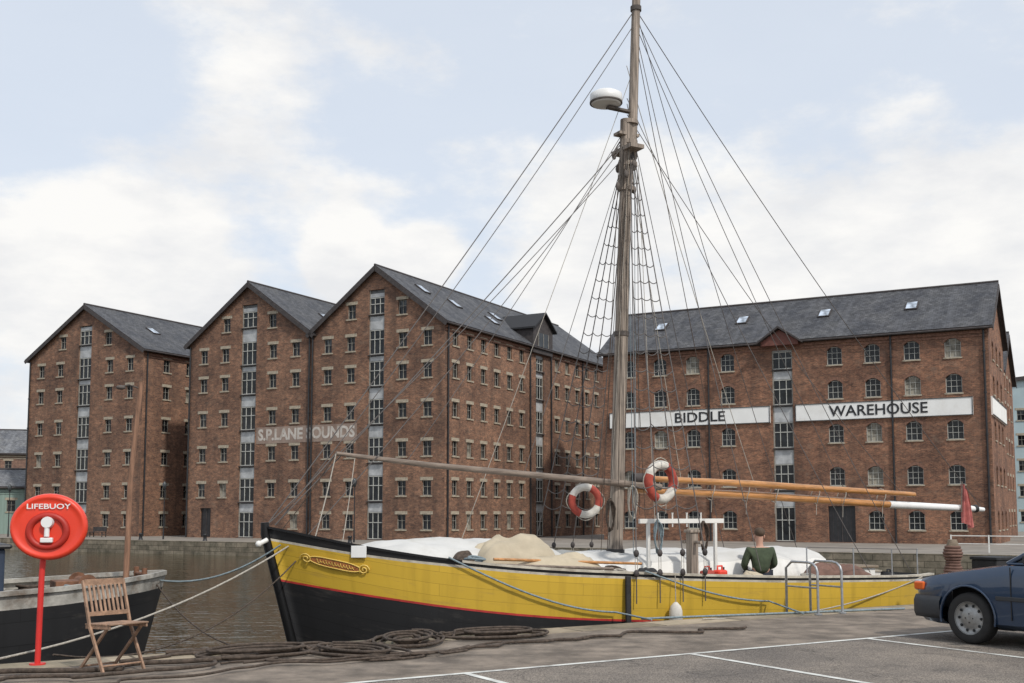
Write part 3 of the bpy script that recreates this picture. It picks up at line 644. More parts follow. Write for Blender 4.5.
for q in range(8):
    a=q*.85; p=(mx(7)+.19*math.cos(a),.19*math.sin(a),7.25+.2*(q%4)); g=MB(); g.sphere(p,(.05,.035,.08),8); g.tube([(p[0],p[1],p[2]+.07),(p[0]*.5+mx(7.5)*.5,p[1]*.5,p[2]+.25)],.012,5); g.obj('pulley_block',[FIT],boat,BO)
for z in (4.6,10.55): g=MB(); g.cyl((mx(z)+(.1 if z>8 else 0),-.02 if z>8 else 0,z),(mx(z)+(.1 if z>8 else 0),-.02 if z>8 else 0,z+.08),.132 if z<8 else .1,n=14); g.obj('mast_band',[FIT],boat,BO)
g=MB(); g.tube([(5.93,0,8.70),(5.93,0,8.74),(5.93,0,8.88),(5.93,0,8.93)],[.24,.285,.285,.20],24); g.cyl((5.93,0,8.72),(5.93,0,8.745),.29,n=24,mat=1); g.box((6.26,0,8.66),(.6,.10,.04),1)
g.obj('radar_scanner',[WHITEPL,FIT],boat,BO)
g=MB(); g.tube([(6.45,0,1.93),(9,0,1.86),(12.6,0,1.70)],[.065,.075,.07],12,0); g.tube([(12.6,0,1.70),(15.0,0,1.62),(15.4,0,1.60)],[.075,.065,.045],12,1); g.cyl((15.1,0,1.62),(15.18,0,1.62),.08,mat=2)
g.obj('boom',[VARN,WHITEPL,BLACKP],boat,BO)
g=MB(); g.tube([(6.5,-.12,2.13),(9,-.14,2.06),(13.2,-.12,1.90)],[.05,.065,.05],12); g.cyl((6.35,-.12,2.13),(6.75,-.12,2.13),.085,mat=1); g.obj('gaff',[VARN,DARKWOOD],boat,BO)
g=MB(); g.tube([(1.0,-.1,2.42),(2.5,-.1,2.28),(6.9,-.15,1.98)],[.03,.045,.06],10); g.obj('forward_spar',[GREYW],boat,BO)
for i in range(7):
    s=7+.85*i+.3*random.random(); g=MB(); pts=[(s+.03*math.sin(3*a),-.06+.11*math.cos(a),1.95-.02*(s-7)+.17*math.sin(a)) for a in [2*math.pi*q/12 for q in range(13)]]; g.tube(pts,.009,5); g.tube([pts[9],(s,-.08,1.55-.1*random.random())],.007,4)
    g.obj('sail_tie',[ROPEW],boat,BO)
g=MB(); g.box((6.9,-.75,1.40),(1.75,.05,.075))
for s in (6.2,7.6): g.box((s,-.75,.8),(.05,.05,1.14))
for s in (6.4,6.7,7.0,7.3): g.tube([(s,-.75,1.3),(s,-.75,1.5),(s,-.75,1.54)],[.012,.014,.02],6)
g.obj('fife_rail',[WHITEP],boat,BO)
g=MB(); g.box((6.95,-.95,.72),(.15,.15,1.0)); g.box((6.95,-.95,1.23),(.2,.2,.05)); g.cyl((6.95,-1.2,1.05),(6.95,-.7,1.05),.03,n=8); g.obj('mooring_bitt',[MASTW],boat,BO,bevel=.012)
HH=Vector((mx(7.85)+.02,0,7.9)); TT=Vector((mx(10.6)+.10,0,10.6))
def rig(name,p0,p1,r=.008,sg_=.05,m=WIRE):
    g=MB(); g.tube(sag(p0,p1,sg_,10),r,5); return g.obj(name,[m],boat,BO)
for sg in (-1,1):
    sb0=5.05 if sg<0 else 5.65; sp_=.42
    tops=[HH+Vector((.02*i,sg*.10,0)) for i in range(4)]; bots=[Vector((sb0+sp_*i,sg*(hw(sb0+sp_*i)+.05),zs_(6)+.35)) for i in range(4)]
    g=MB()
    for a,b in zip(tops,bots):
        g.tube([a,b],.010,5,0); g.sphere((b.x,b.y,b.z),(.05,.035,.06),8,1); g.sphere((b.x,b.y*1.0,b.z-.3),(.05,.035,.06),8,1)
        for q in (-.02,.02): g.tube([(b.x+q,b.y,b.z),(b.x+q,b.y,b.z-.3)],.006,4,2)
        g.tube([(b.x,b.y,b.z-.35),(b.x,b.y,b.z-.75)],.010,5,0)
    nr=20
    for k in range(1,nr):
        f=k/nr*.90+.04; z_=lambda i:tops[i].lerp(bots[i],f)
        for i in range(0,3):
            g.tube(sag(z_(i)+Vector((0,0,random.uniform(-.03,.03))),z_(i+1),.03+.05*random.random()*f+.02*f,5),.008,4,0)
    g.obj('ratlines',[WIRE,DARKWOOD,ROPEW],boat,BO)
stem=Vector((.0,0,1.36))
rig('forestay',TT,stem,.009,.12); rig('forestay',HH+Vector((0,0,.3)),stem+Vector((.12,0,0)),.009,.1)
rig('forestay',HH+Vector((-.05,-.05,.2)),stem+Vector((.5,-.2,-.2)),.007,.18); rig('forestay',TT-Vector((0,0,.25)),stem+Vector((.15,.05,0)),.007,.22)
rig('halyard',HH,Vector((1.05,-.1,2.42)),.007,.1); rig('halyard',TT-Vector((0,0,1)),Vector((3.3,.6,.8)),.006,.05,ROPEW)
rig('halyard',HH+Vector((0,0,.5)),Vector((2.2,.1,2.3)),.006,.12,WIRE); rig('halyard',HH+Vector((0,0,.1)),Vector((4.2,-.1,2.15)),.006,.05,WIRE)
rig('spar_guy',Vector((1.0,-.1,2.42)),stem,.010,.04); rig('spar_guy',Vector((1.0,-.1,2.42)),Vector((.6,-.4,1.2)),.010,.05,ROPEW); rig('spar_guy',Vector((1.0,-.1,2.42)),Vector((.25,.2,1.25)),.008,.05,ROPED)
rig('spar_guy',Vector((1.3,-.1,2.38)),Vector((.9,-.7,1.1)),.007,.05,ROPEW)
rig('topping_lift',TT,Vector((15.3,0,1.68)),.008,.25)
rig('topping_lift',TT-Vector((0,0,.3)),Vector((11.5,0,1.85)),.007,.2)
for p0,p1,sgq,m_ in [(TT-Vector((0,0,.15)),(11.6,-1.4,.45),.25,WIRE),(TT,(11.6,1.4,.45),.25,WIRE),(HH+Vector((0,0,1)),(10.2,-1.75,.5),.2,WIRE),(HH+Vector((0,0,1.6)),(9.3,.1,1.9),.15,ROPEW),(HH+Vector((0,0,.7)),(12.9,-.1,1.9),.3,WIRE),(TT-Vector((0,0,.6)),(8.3,-.1,2.05),.05,ROPED),(HH+Vector((0,0,.9)),(9.9,1.7,.5),.2,WIRE),(TT-Vector((0,0,.4)),(7.6,-1.9,.6),.1,WIRE),(HH+Vector((0,0,.2)),(7.4,-.1,2.05),.03,ROPEW)]:
    rig('backstay',p0,Vector(p1),.007,sgq,m_)
for i in range(11):
    a=random.uniform(-.32,.35); rig('halyard',Vector((mx(7.5)+a*.6,-.1+random.uniform(-.1,.1),7.4+random.random()*.8)),Vector((mx(1)+a+.2*(1 if a>0 else -1),-.25+random.uniform(-.5,.3),random.uniform(.8,1.5))),.006,.06,random.choice([ROPEW,ROPED,ROPEB]))
def coil(c,r0,r1,n,m,name='rope_coil'):
    g=MB(); pts=[]
    for i in range(n*14):
        a=2*math.pi*i/14; k=i//14; pts.append((c[0]+r0*math.cos(a)*(1-.08*k)+.015*math.sin(3*a+k),c[1]+.015*k,c[2]+r1*math.sin(a)*(1+.05*k)))
    g.tube(pts,.013,5); g.obj(name,[m],boat,BO)
coil((mx(1.3)+.22,-.2,1.72),.09,.28,5,ROPEW); coil((6.35,-.85,1.15),.08,.24,4,ROPEB); coil((7.3,-.85,1.15),.08,.22,4,ROPED); coil((mx(1)-.22,-.2,1.5),.08,.25,4,ROPED)
for i,s in enumerate([8.6,9.8,11.0,12.1]):
    g=MB(); z=zs_(s); y=-(hw(s)-.08); g.cyl((s,y,z),(s,y,z+.5),.012,n=6); g.obj('stanchion',[STEEL],boat,BO)
g=MB(); g.tube([(s,-(hw(s)-.08),zs_(s)+.49) for s in (8.6,9.8,11.0,12.1)],.006,5); g.obj('guard_wire',[WIRE],boat,BO)
g=MB(); p=side_pt(4.9,.3,.07); g.box((4.9,p.y,-.3),(.09,.05,1.8)); g.obj('rubbing_board',[BLACKRUB],boat,BO,bevel=.015)
g=MB(); p=side_pt(1.05,.98,.03); g.box((p.x,p.y,.99),(.22,.02,.17),0,R(-33)); g.obj('notice_board',[WHITEPL],boat,BO,bevel=.006)
g=MB(); g.tube([(-.02,-.1,1.15),(-.13,-.13,1.10)],.035,8); g.sphere((-.15,-.135,1.095),.05,8); g.obj('fairlead',[WHITEP],boat,BO)
g=MB(); rws=[]
REDC=mat('faded_pink_red_cloth',(.46,.14,.125),.9,var=.25,scale=6)
for i in range(13):
    u=i/12; wd=.12+.30*u*(1-.35*u); rws.append([(14.60+wd*v+.03*math.sin(v*9+u*4),-.12+.05*math.sin(v*16+u*3),2.12-.80*u-.10*v+.03*math.sin(v*7)) for v in [j/16 for j in range(17)]])
g.loft(rws,0,True)
g.obj('ensign',[REDC],boat,BO); g=MB(); g.tube([(14.60,-.1,1.55),(14.62,-.12,2.18)],.012,8); g.obj('flagstaff',[GREYW],boat,BO)
def onboat(s,y,z): p=B0+T_*s+Nn*y; return (p.x,p.y,z)
def lifebuoy(s,y,z,rot,lab,k=1,m1=FADED):
    P=empty('lifebuoy',onboat(s,y,z-.38*k),BA+rot,label=lab,category='lifebuoy',group='lifebuoys hung in the rigging')
    g=MB(); g.torus((0,0,.38*k),.275*k,.075*k,32,12,lambda i,j:((i+2)//8)%2)
    g.obj('ring',[m1,OFFW],P)
    g=MB(); g.tube([((.36+.03*math.cos(4*a))*math.cos(a)*k,0,.38*k+(.36+.03*math.cos(4*a))*math.sin(a)*k) for a in [2*math.pi*q/32 for q in range(33)]],.009,5); g.obj('grab_line',[ROPEW],P)
lifebuoy(6.03,-1.35,2.03,R(8),'faded red and white lifebuoy tied to the near shrouds')
lifebuoy(6.15,1.1,1.75,R(-22),'faded red and white lifebuoy tied to the far shrouds',.90)
rounded_cover(1.0,5.0,.10,1.10,.58,1.12,'tarpaulin',CANV,.05,60,28,3,.5,3.4,.25,label='white canvas tarpaulin draped over the foredeck',category='tarpaulin',loc=(B0.x,B0.y,0),rz=BA)
def bundle(s0,s1,y,hw0,z0,z1,name,m,label,cat,lump=.15,seed=1,fold=.5):
    return rounded_cover(s0,s1,y,hw0,z0,z1,name,m,lump,60,28,seed,.45,3.0,fold,label=label,category=cat,loc=(B0.x,B0.y,0),rz=BA)
# folded sail: several overlapping draped rolls
bundle(2.9,4.3,-.80,.55,.42,1.18,'furled_sail',CANB,'crumpled beige sail canvas heaped on deck','sail',.08,9,.35)
bundle(3.3,5.0,-1.22,.30,.42,.90,'furled_sail',CANB,'bundled beige sailcloth lying on deck','sail',.08,5,.35)
bundle(9.3,10.9,-1.05,.28,.25,.60,'furled_sail',BROWNSAIL,'rolled tan brown sail lying along the rail','sail',.15,12,.5)
bundle(7.45,7.9,-1.6,.2,.28,.56,'canvas_bag',CANB,'pale canvas bag lying on the side deck','bag',.15,15)
bundle(2.4,2.85,-1.1,.16,.5,.92,'rope_heap',ROPED,'dark heap of rope beside the sail','rope',.2,22,.5)
bundle(5.4,5.9,-1.5,.2,.3,.66,'canvas_bag',BLACKRUB,'dark kit bag lying by the mast foot','bag',.15,31)
for i,(s,y,z,m_) in enumerate([(2.75,-1.25,.66,ROPEB),(5.15,-1.5,.42,ROPEW),(5.3,-1.1,.45,ROPED),(9.0,-1.55,.25,ROPEW)]):
    g=MB(); pts=[]
    for k in range(80):
        a=k*.45; rr=.19-.0008*k+.03*math.sin(k*.31+i); pts.append((rr*math.cos(a),rr*math.sin(a)*.8,.02+.0028*k+.015*math.sin(k*.7)))
    g.tube(pts,.017,6); g.obj('rope_coil',[m_],None,onboat(s,y,z),0,label='untidy rope coil dropped on the deck',category='rope')
for i,(s0_,s1_,y,z) in enumerate([(2.6,5.0,-1.45,.80),(3.0,5.6,-1.35,.86)]):
    g=MB(); a_=Vector(onboat(s0_,y,z)); b_=Vector(onboat(s1_,y-.05,z-.12)); g.tube([a_,b_],.022,8); g.obj('deck_pole',[[GREYW,VARN][i]],None,label='long wooden pole laid along the bulwark',category='pole')
def can(s,y,z,c,lab):
    P=empty('fuel_can',onboat(s,y,z),BA+.3,label=lab,category='fuel can'); g=MB(); g.box((0,0,.15),(.24,.16,.3)); g.obj('body',[c],P,bevel=.035)
    g=MB(); g.tube([(-.07,0,.29),(-.07,0,.36),(.06,0,.36),(.06,0,.29)],.015,6); g.obj('handle',[c],P); g=MB(); g.cyl((.09,0,.29),(.09,0,.34),.025,n=8); g.obj('cap',[BLACKP],P)
can(6.7,-1.65,.32,FADED,'red plastic fuel can on the side deck'); can(7.0,-1.6,.32,ORANGE,'orange red plastic fuel can on the side deck'); can(11.9,-.6,.1,BLACKRUB,'black plastic can on the stern deck')
def fender(s,lab,z=-.12):
    p=side_pt(s,z,.14); P=empty('fender',onboat(p.x,p.y,z-.22),0,label=lab,category='fender')
    g=MB(); g.tube([(0,0,0),(0,0,.05),(0,0,.12),(0,0,.28),(0,0,.35),(0,0,.41)],[.03,.08,.105,.10,.08,.025],14); g.obj('body',[OFFW],P); g=MB(); g.tube([(0,0,.41),(0,.02,.41+(zs_(s)-z-.2))],.008,5); g.obj('lanyard',[ROPEW],P)
fender(5.7,'white inflatable fender hanging against the hull',.0)
# ---------------------------------------------------------------- person
def skin(name,nodes,edges,mats,parent=None,root=0,sub=2,**kw):
    me=bpy.data.meshes.new(name); me.from_pydata([n[0] for n in nodes],edges,[])
    for m in mats: me.materials.append(m)
    o=bpy.data.objects.new(name,me); col.objects.link(o)
    o.modifiers.new('s','SKIN'); sv=me.skin_vertices[0].data
    for i,n in enumerate(nodes): r=n[1]; sv[i].radius=r if hasattr(r,'__len__') else (r,r); sv[i].use_root=(i==root)
    s=o.modifiers.new('u','SUBSURF'); s.levels=sub; s.render_levels=sub
    bpy.context.view_layer.update()
    me2=bpy.data.meshes.new_from_object(o.evaluated_get(bpy.context.evaluated_depsgraph_get())); bpy.data.objects.remove(o)
    for p in me2.polygons: p.use_smooth=True
    me2.name=name
    return link(name,me2,parent,**kw)
px=onboat(8.42,-.95,.36)
per=empty('person',px,BA-R(20),label='person in olive jacket sitting on deck seen from behind',category='person')
nd=[((0,0,.09),(.15,.11)),((0,-.03,.3),(.13,.1)),((0,-.01,.48),(.15,.1)),((0,.01,.58),.065),((0,.02,.65),.058),((0,.035,.74),(.088,.098)),((0,.035,.83),(.085,.10)),((0,.03,.89),(.052,.062)),((0,.14,.745),.015)]
ed=[(0,1),(1,2),(2,3),(3,4),(4,5),(5,6),(6,7),(5,8)]
for sg in (-1,1):
    b=len(nd); nd+=[((sg*.18,0,.53),.065),((sg*.25,.06,.29),.045),((sg*.15,.27,.2),.03),((sg*.13,.34,.185),(.035,.018)),((sg*.125,.37,.18),(.03,.016))]
    ed+=[(2,b),(b,b+1),(b+1,b+2),(b+2,b+3),(b+3,b+4)]
    for q in range(4):
        c=len(nd); x=sg*(.095+.02*q); ln=[.05,.06,.055,.04][q]; nd+=[((x,.40,.18),.009),((x,.40+ln*.6,.17),.008),((x,.40+ln,.15),.007)]; ed+=[(b+4,c),(c,c+1),(c+1,c+2)]
    c=len(nd); nd+=[((sg*.09,.345,.18),.011),((sg*.075,.385,.17),.009)]; ed+=[(b+3,c),(c,c+1)]
    b=len(nd); nd+=[((sg*.1,.04,.08),.085),((sg*.14,.46,.13),.06),((sg*.14,.50,-.02),.055),((sg*.14,.48,-.15),.042),((sg*.14,.58,-.19),.04),((sg*.14,.68,-.20),.03)]
    ed+=[(0,b),(b,b+1),(b+1,b+2),(b+2,b+3),(b+3,b+4),(b+4,b+5)]
skin('body',nd,ed,[SKIN],per)
jn=[((0,0,.12),(.16,.13)),((0,-.035,.3),(.165,.13)),((0,-.01,.47),(.19,.125)),((0,.0,.56),.075)]; je=[(0,1),(1,2),(2,3)]
tn=[((0,0,.08),(.16,.12))]; te=[]
for sg in (-1,1):
    b=len(jn); jn+=[((sg*.20,0,.52),.09),((sg*.28,.04,.28),.065),((sg*.18,.24,.2),.048)]; je+=[(2,b),(b,b+1),(b+1,b+2)]
    b=len(tn); tn+=[((sg*.1,.05,.08),.1),((sg*.14,.46,.13),.075),((sg*.14,.51,-.02),.068),((sg*.14,.48,-.13),.055)]; te+=[(0,b),(b,b+1),(b+1,b+2),(b+2,b+3)]
skin('jacket',jn,je,[JACK],per); skin('trousers',tn,te,[TROU],per)
g=MB(); g.sphere((0,.008,.84),(.092,.098,.085),14); g.obj('hair',[HAIR],per)
for sg in (-1,1):
    g=MB(); g.sphere((sg*.033,.125,.785),.011,8); g.obj('eye',[WHITEPL],per)
    g=MB(); g.sphere((sg*.092,.03,.765),(.014,.022,.034),8); g.obj('ear',[SKIN],per)
g=MB(); g.sphere((0,.125,.70),(.024,.008,.007),8); g.obj('mouth',[FADED],per)
P=empty('deck_box',onboat(8.42,-.95,.10),BA,label='low wooden deck box used as a seat',category='box'); g=MB(); g.box((0,0,.12),(.6,.36,.24)); g.obj('body',[DECK],P,bevel=.01); g=MB(); g.box((0,0,.25),(.64,.4,.03)); g.obj('lid',[DECK],P)
# ---------------------------------------------------------------- small boat moored behind
S0=Vector((-5.1,16.3,0)); sb=empty('wooden_boat',(S0.x,S0.y,WZ),AE+math.pi,label='old black hulled wooden boat with weathered grey rail',category='boat')
SO=(0,0,-WZ)
sw=[(0,.08),(.3,.45),(.8,.85),(1.6,1.2),(3,1.4),(6,1.45),(9,1.2)]; sz=[(0,.66),(.5,.62),(1.5,.55),(3,.48),(6,.42),(9,.48)]
ss=[0,.12,.3,.5,.8,1.2,1.6,2.2,3,4,5,6,7,8,9]
GREYP=mat('peeling_grey_paint',(.34,.325,.29),.85,var=.35,scale=4,bump=.5,bscale=12,dirt=((.13,.085,.055),.85)); RUST=mat('rust',(.17,.08,.045),.9,var=.4,scale=6,bump=.4)
g=MB()
for sg in (-1,1):
    rw=[]
    for s in ss:
        w_=lerp_tab(sw,s);z0=lerp_tab(sz,s); rw.append([Vector((s+(.25*(z0-z))*max(0,1-s/1.5),sg*max(.03,w_*(1-.12*((z0-z)/2.6))*(1 if z>-1.3 else .6)),z)) for z in (z0,z0-.1,z0-.2,z0-.5,z0-.9,-1,-1.7,-2.2)])
    g.loft(rw,lambda i,j:1 if j<2 else 0,True,False,lambda i,j:(ss[i],j*.2))
g.loft([[(9,-1.2,.48),(9,-1.2,-2.2)],[(9,1.2,.48),(9,1.2,-2.2)]],0,False)
g.obj('hull',[BLK,GREYP],sb,SO,weld=True)
g=MB(); g.loft([[(s,-lerp_tab(sw,s)+.03,lerp_tab(sz,s)-.12),(s,lerp_tab(sw,s)-.03,lerp_tab(sz,s)-.12)] for s in ss],0,False); g.obj('deck',[GREYP],sb,SO)
for sg in (-1,1):
    g=MB(); g.loft([[(s,sg*(lerp_tab(sw,s)+.04),lerp_tab(sz,s)-.02),(s,sg*(lerp_tab(sw,s)+.04),lerp_tab(sz,s)+.04),(s,sg*(lerp_tab(sw,s)-.07),lerp_tab(sz,s)+.04),(s,sg*(lerp_tab(sw,s)-.07),lerp_tab(sz,s)-.02)] for s in ss],0,False,True); g.obj('gunwale',[GREYP],sb,SO)
g=MB(); g.tube([(.55,0,.4),(.53,0,2.0),(.42,0,3.45)],[.045,.04,.034],10); g.obj('mast',[wood_mat('brown_post',(.24,.13,.08),.75,(10,10,1))],sb,SO)
g=MB(); g.tube([(.45,0,3.36),(.6,.05,3.40),(.72,.08,3.36)],.012,6); g.sphere((.72,.08,3.35),(.07,.06,.035),8); g.obj('mast_lamp',[FIT],sb,SO)
g=MB(); g.box((3.35,0,.70),(2.2,1.6,.75),0); g.box((3.35,0,1.1),(2.35,1.75,.06),1); g.obj('cabin',[mat('dark_blue_paint',(.025,.04,.07),.5),BLACKP],sb,SO,bevel=.03)
g=MB(); g.box((1.35,.1,.50),(.4,.5,.2),0); g.cyl((1.15,-.3,.56),(1.15,.4,.56),.08,n=12); g.cyl((1.15,-.35,.56),(1.15,-.3,.56),.13,n=12); g.cyl((1.15,.4,.56),(1.15,.45,.56),.13,n=12); g.obj('windlass',[RUST],sb,SO,bevel=.01)
g=MB(); g.tube([(.35,.25,.5),(.35,.25,.75)],.04,8); g.tube([(.35,-.25,.5),(.35,-.25,.75)],.04,8); g.cyl((.35,-.35,.66),(.35,.35,.66),.025,n=8); g.obj('mooring_bitt',[RUST],sb,SO)
for i in range(4):
    g=MB(); pts=[]
    for k in range(70):
        a=k*.45; rr=.2-.0008*k+.03*math.sin(k*.31+i); pts.append((rr*math.cos(a),rr*math.sin(a)*.9,.03+.0018*k+.01*math.sin(k)))
    g.tube(pts,.02,6)
    q=S0-E*(1.3+.55*i)+Mv*(.6-.4*(i%2)); g.obj('rope_coil',[[ROPEB,ROPED,ROPEW,ROPED][i]],None,(q.x,q.y,.40),label='coiled mooring rope on the old boat deck',category='rope')
# ---------------------------------------------------------------- mooring ropes
def rope(pts,r,m,label,name='mooring_rope'):
    g=MB(); g.tube(pts,r,6); return g.obj(name,[m],label=label,category='rope')
def G(x,y,z=0.0):
    Y=(EYE-z)*F/(y-HZ); return Vector(((x-512)/F*Y,Y,z))
pb=Vector(onboat(.25,-.25,1.06))
rope(sag(pb,G(-60,668,.03),.25),.013,ROPEW,'pale mooring rope from the bow down to the quay')
rope(sag(Vector(onboat(.15,-.2,1.08)),Vector((S0.x,S0.y,.62))-E*.35,.25),.013,ROPEB,'blue grey rope slung between the two bows')
rope(sag(Vector(onboat(.35,-.3,.85)),G(60,652,.03),.45),.011,ROPED,'dark mooring rope running down to the quay')
rope(sag(Vector((S0.x,S0.y,.62))-E*.2,G(285,645,.02),.35),.011,ROPED,'dark rope from the old boat to the quay')
def hullrope(s0,s1,dz,x1,y1,m,lab):
    pts=[]
    for i in range(16):
        u=i/15; s=s0+(s1-s0)*u; z=zs_(s)+.04-dz*math.sin(u*math.pi*.5)*1.0; pts.append(side_pt(s,z,.06))
    pts=[Vector(onboat(p.x,p.y,p.z)) for p in pts]; rope(pts+[G(x1,y1,.03)],.014,m,lab)
hullrope(2.2,4.7,.62,650,618,ROPEB,'blue grey mooring rope hanging along the hull side')
hullrope(5.2,7.6,.42,800,612,ROPEB,'blue grey mooring rope hanging along the hull side')
rope(sag(Vector(onboat(12.0,-1.3,.35)),G(700,617,.03),.22),.012,ROPEW,'pale stern rope led forward along the quay')
rope(sag(G(640,617,.02),G(900,607,.02),.0),.016,ROPEB,'blue grey rope lying along the quay edge')
rnd=random.Random(5)
for k in range(9):
    a0_=rnd.uniform(-4.5,1.0); b0=rnd.uniform(.2,1.9); ln=rnd.uniform(2.0,5.5); pts=[]; z=.016+.01*(k%4)
    for i in range(70):
        u=i/69; a_=a0_+ln*u; b_=b0+.55*noise.noise(Vector((a_*.7,k*3.1,0)))+.28*noise.noise(Vector((a_*2.2,k*5.1,2)))+.14*math.sin(u*5+k)
        pts.append(WP(Q0,a_+.35*noise.noise(Vector((u*7,k,5))),max(.05,b_),z))
    rope(pts,.013+.006*(k%3),ROPED,'old mooring rope lying loose on the quay')
for k,(a_,b_) in enumerate([(-.5,.7),(1.4,.5),(.4,1.2),(2.6,.55)]):
    g=MB(); pts=[]
    for i in range(190):
        an=i*.2; rr=.10+.0022*i+.09*noise.noise(Vector((an*.4,k*4,0))); pts.append((rr*math.cos(an)*1.5+.10*noise.noise(Vector((an*.6,k,1))),rr*math.sin(an)*.85,.02+.022*((i//31)%4)))
    g.tube(pts,.017,6); q=WP(Q0,a_,b_,0); g.obj('rope_coil',[ROPED],None,q,AE+k,label='loose coil of tarred rope on the quay',category='rope')
# ---------------------------------------------------------------- quay ladder rails
lp=G(792,611)
P=empty('quay_ladder',(lp.x,lp.y,0),AE,label='galvanised steel ladder with tall hooped handrails at quay edge',category='ladder')
yo=(Q0-Vector((lp.x,lp.y,0))).dot(-Mv)
for x in (0,.52):
    g=MB(); y1=yo+.1
    pts=[(x,yo-.55,0),(x,yo-.55,.5)]+[(x,yo-.55+.18*(1-math.cos(a)),.64+.14*math.sin(a)) for a in [R(q) for q in (0,30,60,90,)]]+[(x,y1-.12,.78),(x,y1,.68),(x,y1,-1.7)]
    g.tube(pts,.02,10); g.cyl((x,yo-.55,0),(x,yo-.55,.02),.06,n=12); g.tube([(x,yo-.55,.40),(x,y1,.40)],.014,8); g.obj('handrail',[STEEL],P)
for i in range(7): g=MB(); g.cyl((0,yo+.1,-.1-.27*i),(.52,yo+.1,-.1-.27*i),.014,n=8); g.obj('rung',[STEEL],P)
# ---------------------------------------------------------------- lifebuoy station
lpn=G(44,662)
P=empty('lifebuoy_station',(lpn.x,lpn.y,0),R(8),label='red lifebuoy housing on a red post at the quay edge',category='lifebuoy station')
g=MB(); g.tube([(0,.03,0),(.01,.03,.9),(.04,.03,1.55)],.03,12); g.cyl((0,.03,0),(0,.03,.015),.08,n=16); g.obj('post',[REDPOST],P)
zc=1.40; xc=.085
def ell(rx,rz,y,n=40): return [(xc+rx*math.cos(2*math.pi*i/n),y,zc+rz*math.sin(2*math.pi*i/n)) for i in range(n)]
g=MB(); g.loft([ell(.33,.29,.0),ell(.372,.33,-.01),ell(.382,.34,-.04),ell(.375,.332,-.075),ell(.36,.315,-.095),ell(.335,.29,-.095),ell(.325,.28,-.085),ell(.28,.24,-.085)],0,True,True); g.add(ell(.33,.29,0),[list(range(40))],0)
g.add(ell(.28,.24,-.085),[list(range(40))[::-1]],0); g.obj('housing',[ORANGE],P)
g=MB(); g.torus((xc,-.09,zc-.045),.165,.034,36,10,0,None,1.1,.98); g.obj('lifebuoy_ring',[ORANGED],P)
g=MB(); g.tube([(xc,-.09,zc+.045),(xc,-.15,zc+.045)],[.062,.055],20); g.tube([(xc,-.12,zc+.03),(xc,-.125,zc-.10)],[.026,.028],10); g.box((xc,-.12,zc-.135),(.12,.05,.05)); g.obj('bracket',[WHITEPL],P,bevel=.008)
link('lettering',text_mesh('LIFEBUOY',.074,'lettering',WHITEPL,.001,.002,.43),P,(xc,-.098,zc+.205))
# ---------------------------------------------------------------- chair
cp=G(118,668); P=empty('folding_chair',(cp.x,cp.y,0),R(-38),label='slatted wooden folding chair standing on the quay',category='chair')
for y in (-.22,.22):
    g=MB(); g.beam((.22,y,0),(-.05,y,.45),.022,.035); g.beam((-.05,y,.45),(-.2,y,.88),.022,.035); g.obj('leg',[CHAIRW],P,bevel=.004)
for y in (-.185,.185):
    g=MB(); g.beam((-.27,y,0),(.2,y,.44),.022,.03); g.obj('leg',[CHAIRW],P,bevel=.004)
g=MB()
for y in (-.2,.2): g.beam((-.14,y,.435),(.27,y,.45),.02,.035)
for i in range(8): g.box((-.12+.054*i,0,.462+.002*i),(.042,.43,.014))
g.obj('seat',[CHAIRW],P,bevel=.003)
g=MB(); bx=lambda z:-.05-.15*(z-.45)/.45
g.beam((bx(.86),-.21,.86),(bx(.86),.21,.86),.022,.06); g.beam((bx(.56),-.21,.56),(bx(.56),.21,.56),.022,.04)
for i in range(8):
    y=-.165+.047*i; g.beam((bx(.56),y,.56),(bx(.84),y,.84),.022,.010)
g.obj('backrest',[CHAIRW],P)
for a_,b_ in (((-.22,-.19,.05),(-.22,.19,.05)),((.17,-.22,.08),(.17,.22,.08))): g=MB(); g.cyl(a_,b_,.010,n=8); g.obj('stretcher',[CHAIRW],P)
# ---------------------------------------------------------------- car
CARP,tt,bb=nt('dark_blue_car_paint'); setb(bb,.28,.2,.5,.8)
tcc=N(tt,'ShaderNodeTexCoord').outputs['Object']; cdirt=rng(tt,noi(tt,tcc,3,6,.6),.45,.8,0,.25)
tt.links.new(mixc(tt,cdirt,(.016,.040,.085,1),(.07,.075,.085,1)),bb.inputs['Base Color'])
PLAS=mat('black_bumper_plastic',(.03,.032,.036),.55,var=.2); LENS=glass_mat('headlamp_glass',(.45,.47,.48),.1); AMB=mat('amber_lens',(.70,.13,.02),.25,var=.05); REDL=mat('red_lens',(.4,.01,.01),.25); TYRE=mat('tyre',(.022,.021,.02),.85,var=.2,scale=10); ALLOY=mat('wheel_alloy',(.36,.36,.35),.45,.5,var=.2,scale=8,dirt=((.12,.1,.08),.6))
cpw=Vector((5.47,13.2,0))-Mv*.84-E*.11; CA=math.atan2(Mv.y,Mv.x)
car=empty('parked_car',(cpw.x,cpw.y,0),CA,label='dark blue older hatchback car parked facing the water',category='car')
st=[(0,.34,.60,.64,.60),(.04,.27,.66,.70,.70),(.14,.22,.73,.775,.77),(.35,.2,.78,.825,.80),(.7,.2,.835,.88,.82),(1.0,.2,.88,.925,.825),(1.35,.2,.935,.965,.83),(2.0,.2,.94,.95,.83),(2.8,.2,.95,.96,.83),(3.6,.2,.95,.96,.825),(3.9,.22,.94,.96,.81),(4.1,.26,.88,.92,.78),(4.2,.34,.78,.82,.70)]
g=MB(); rws=[]
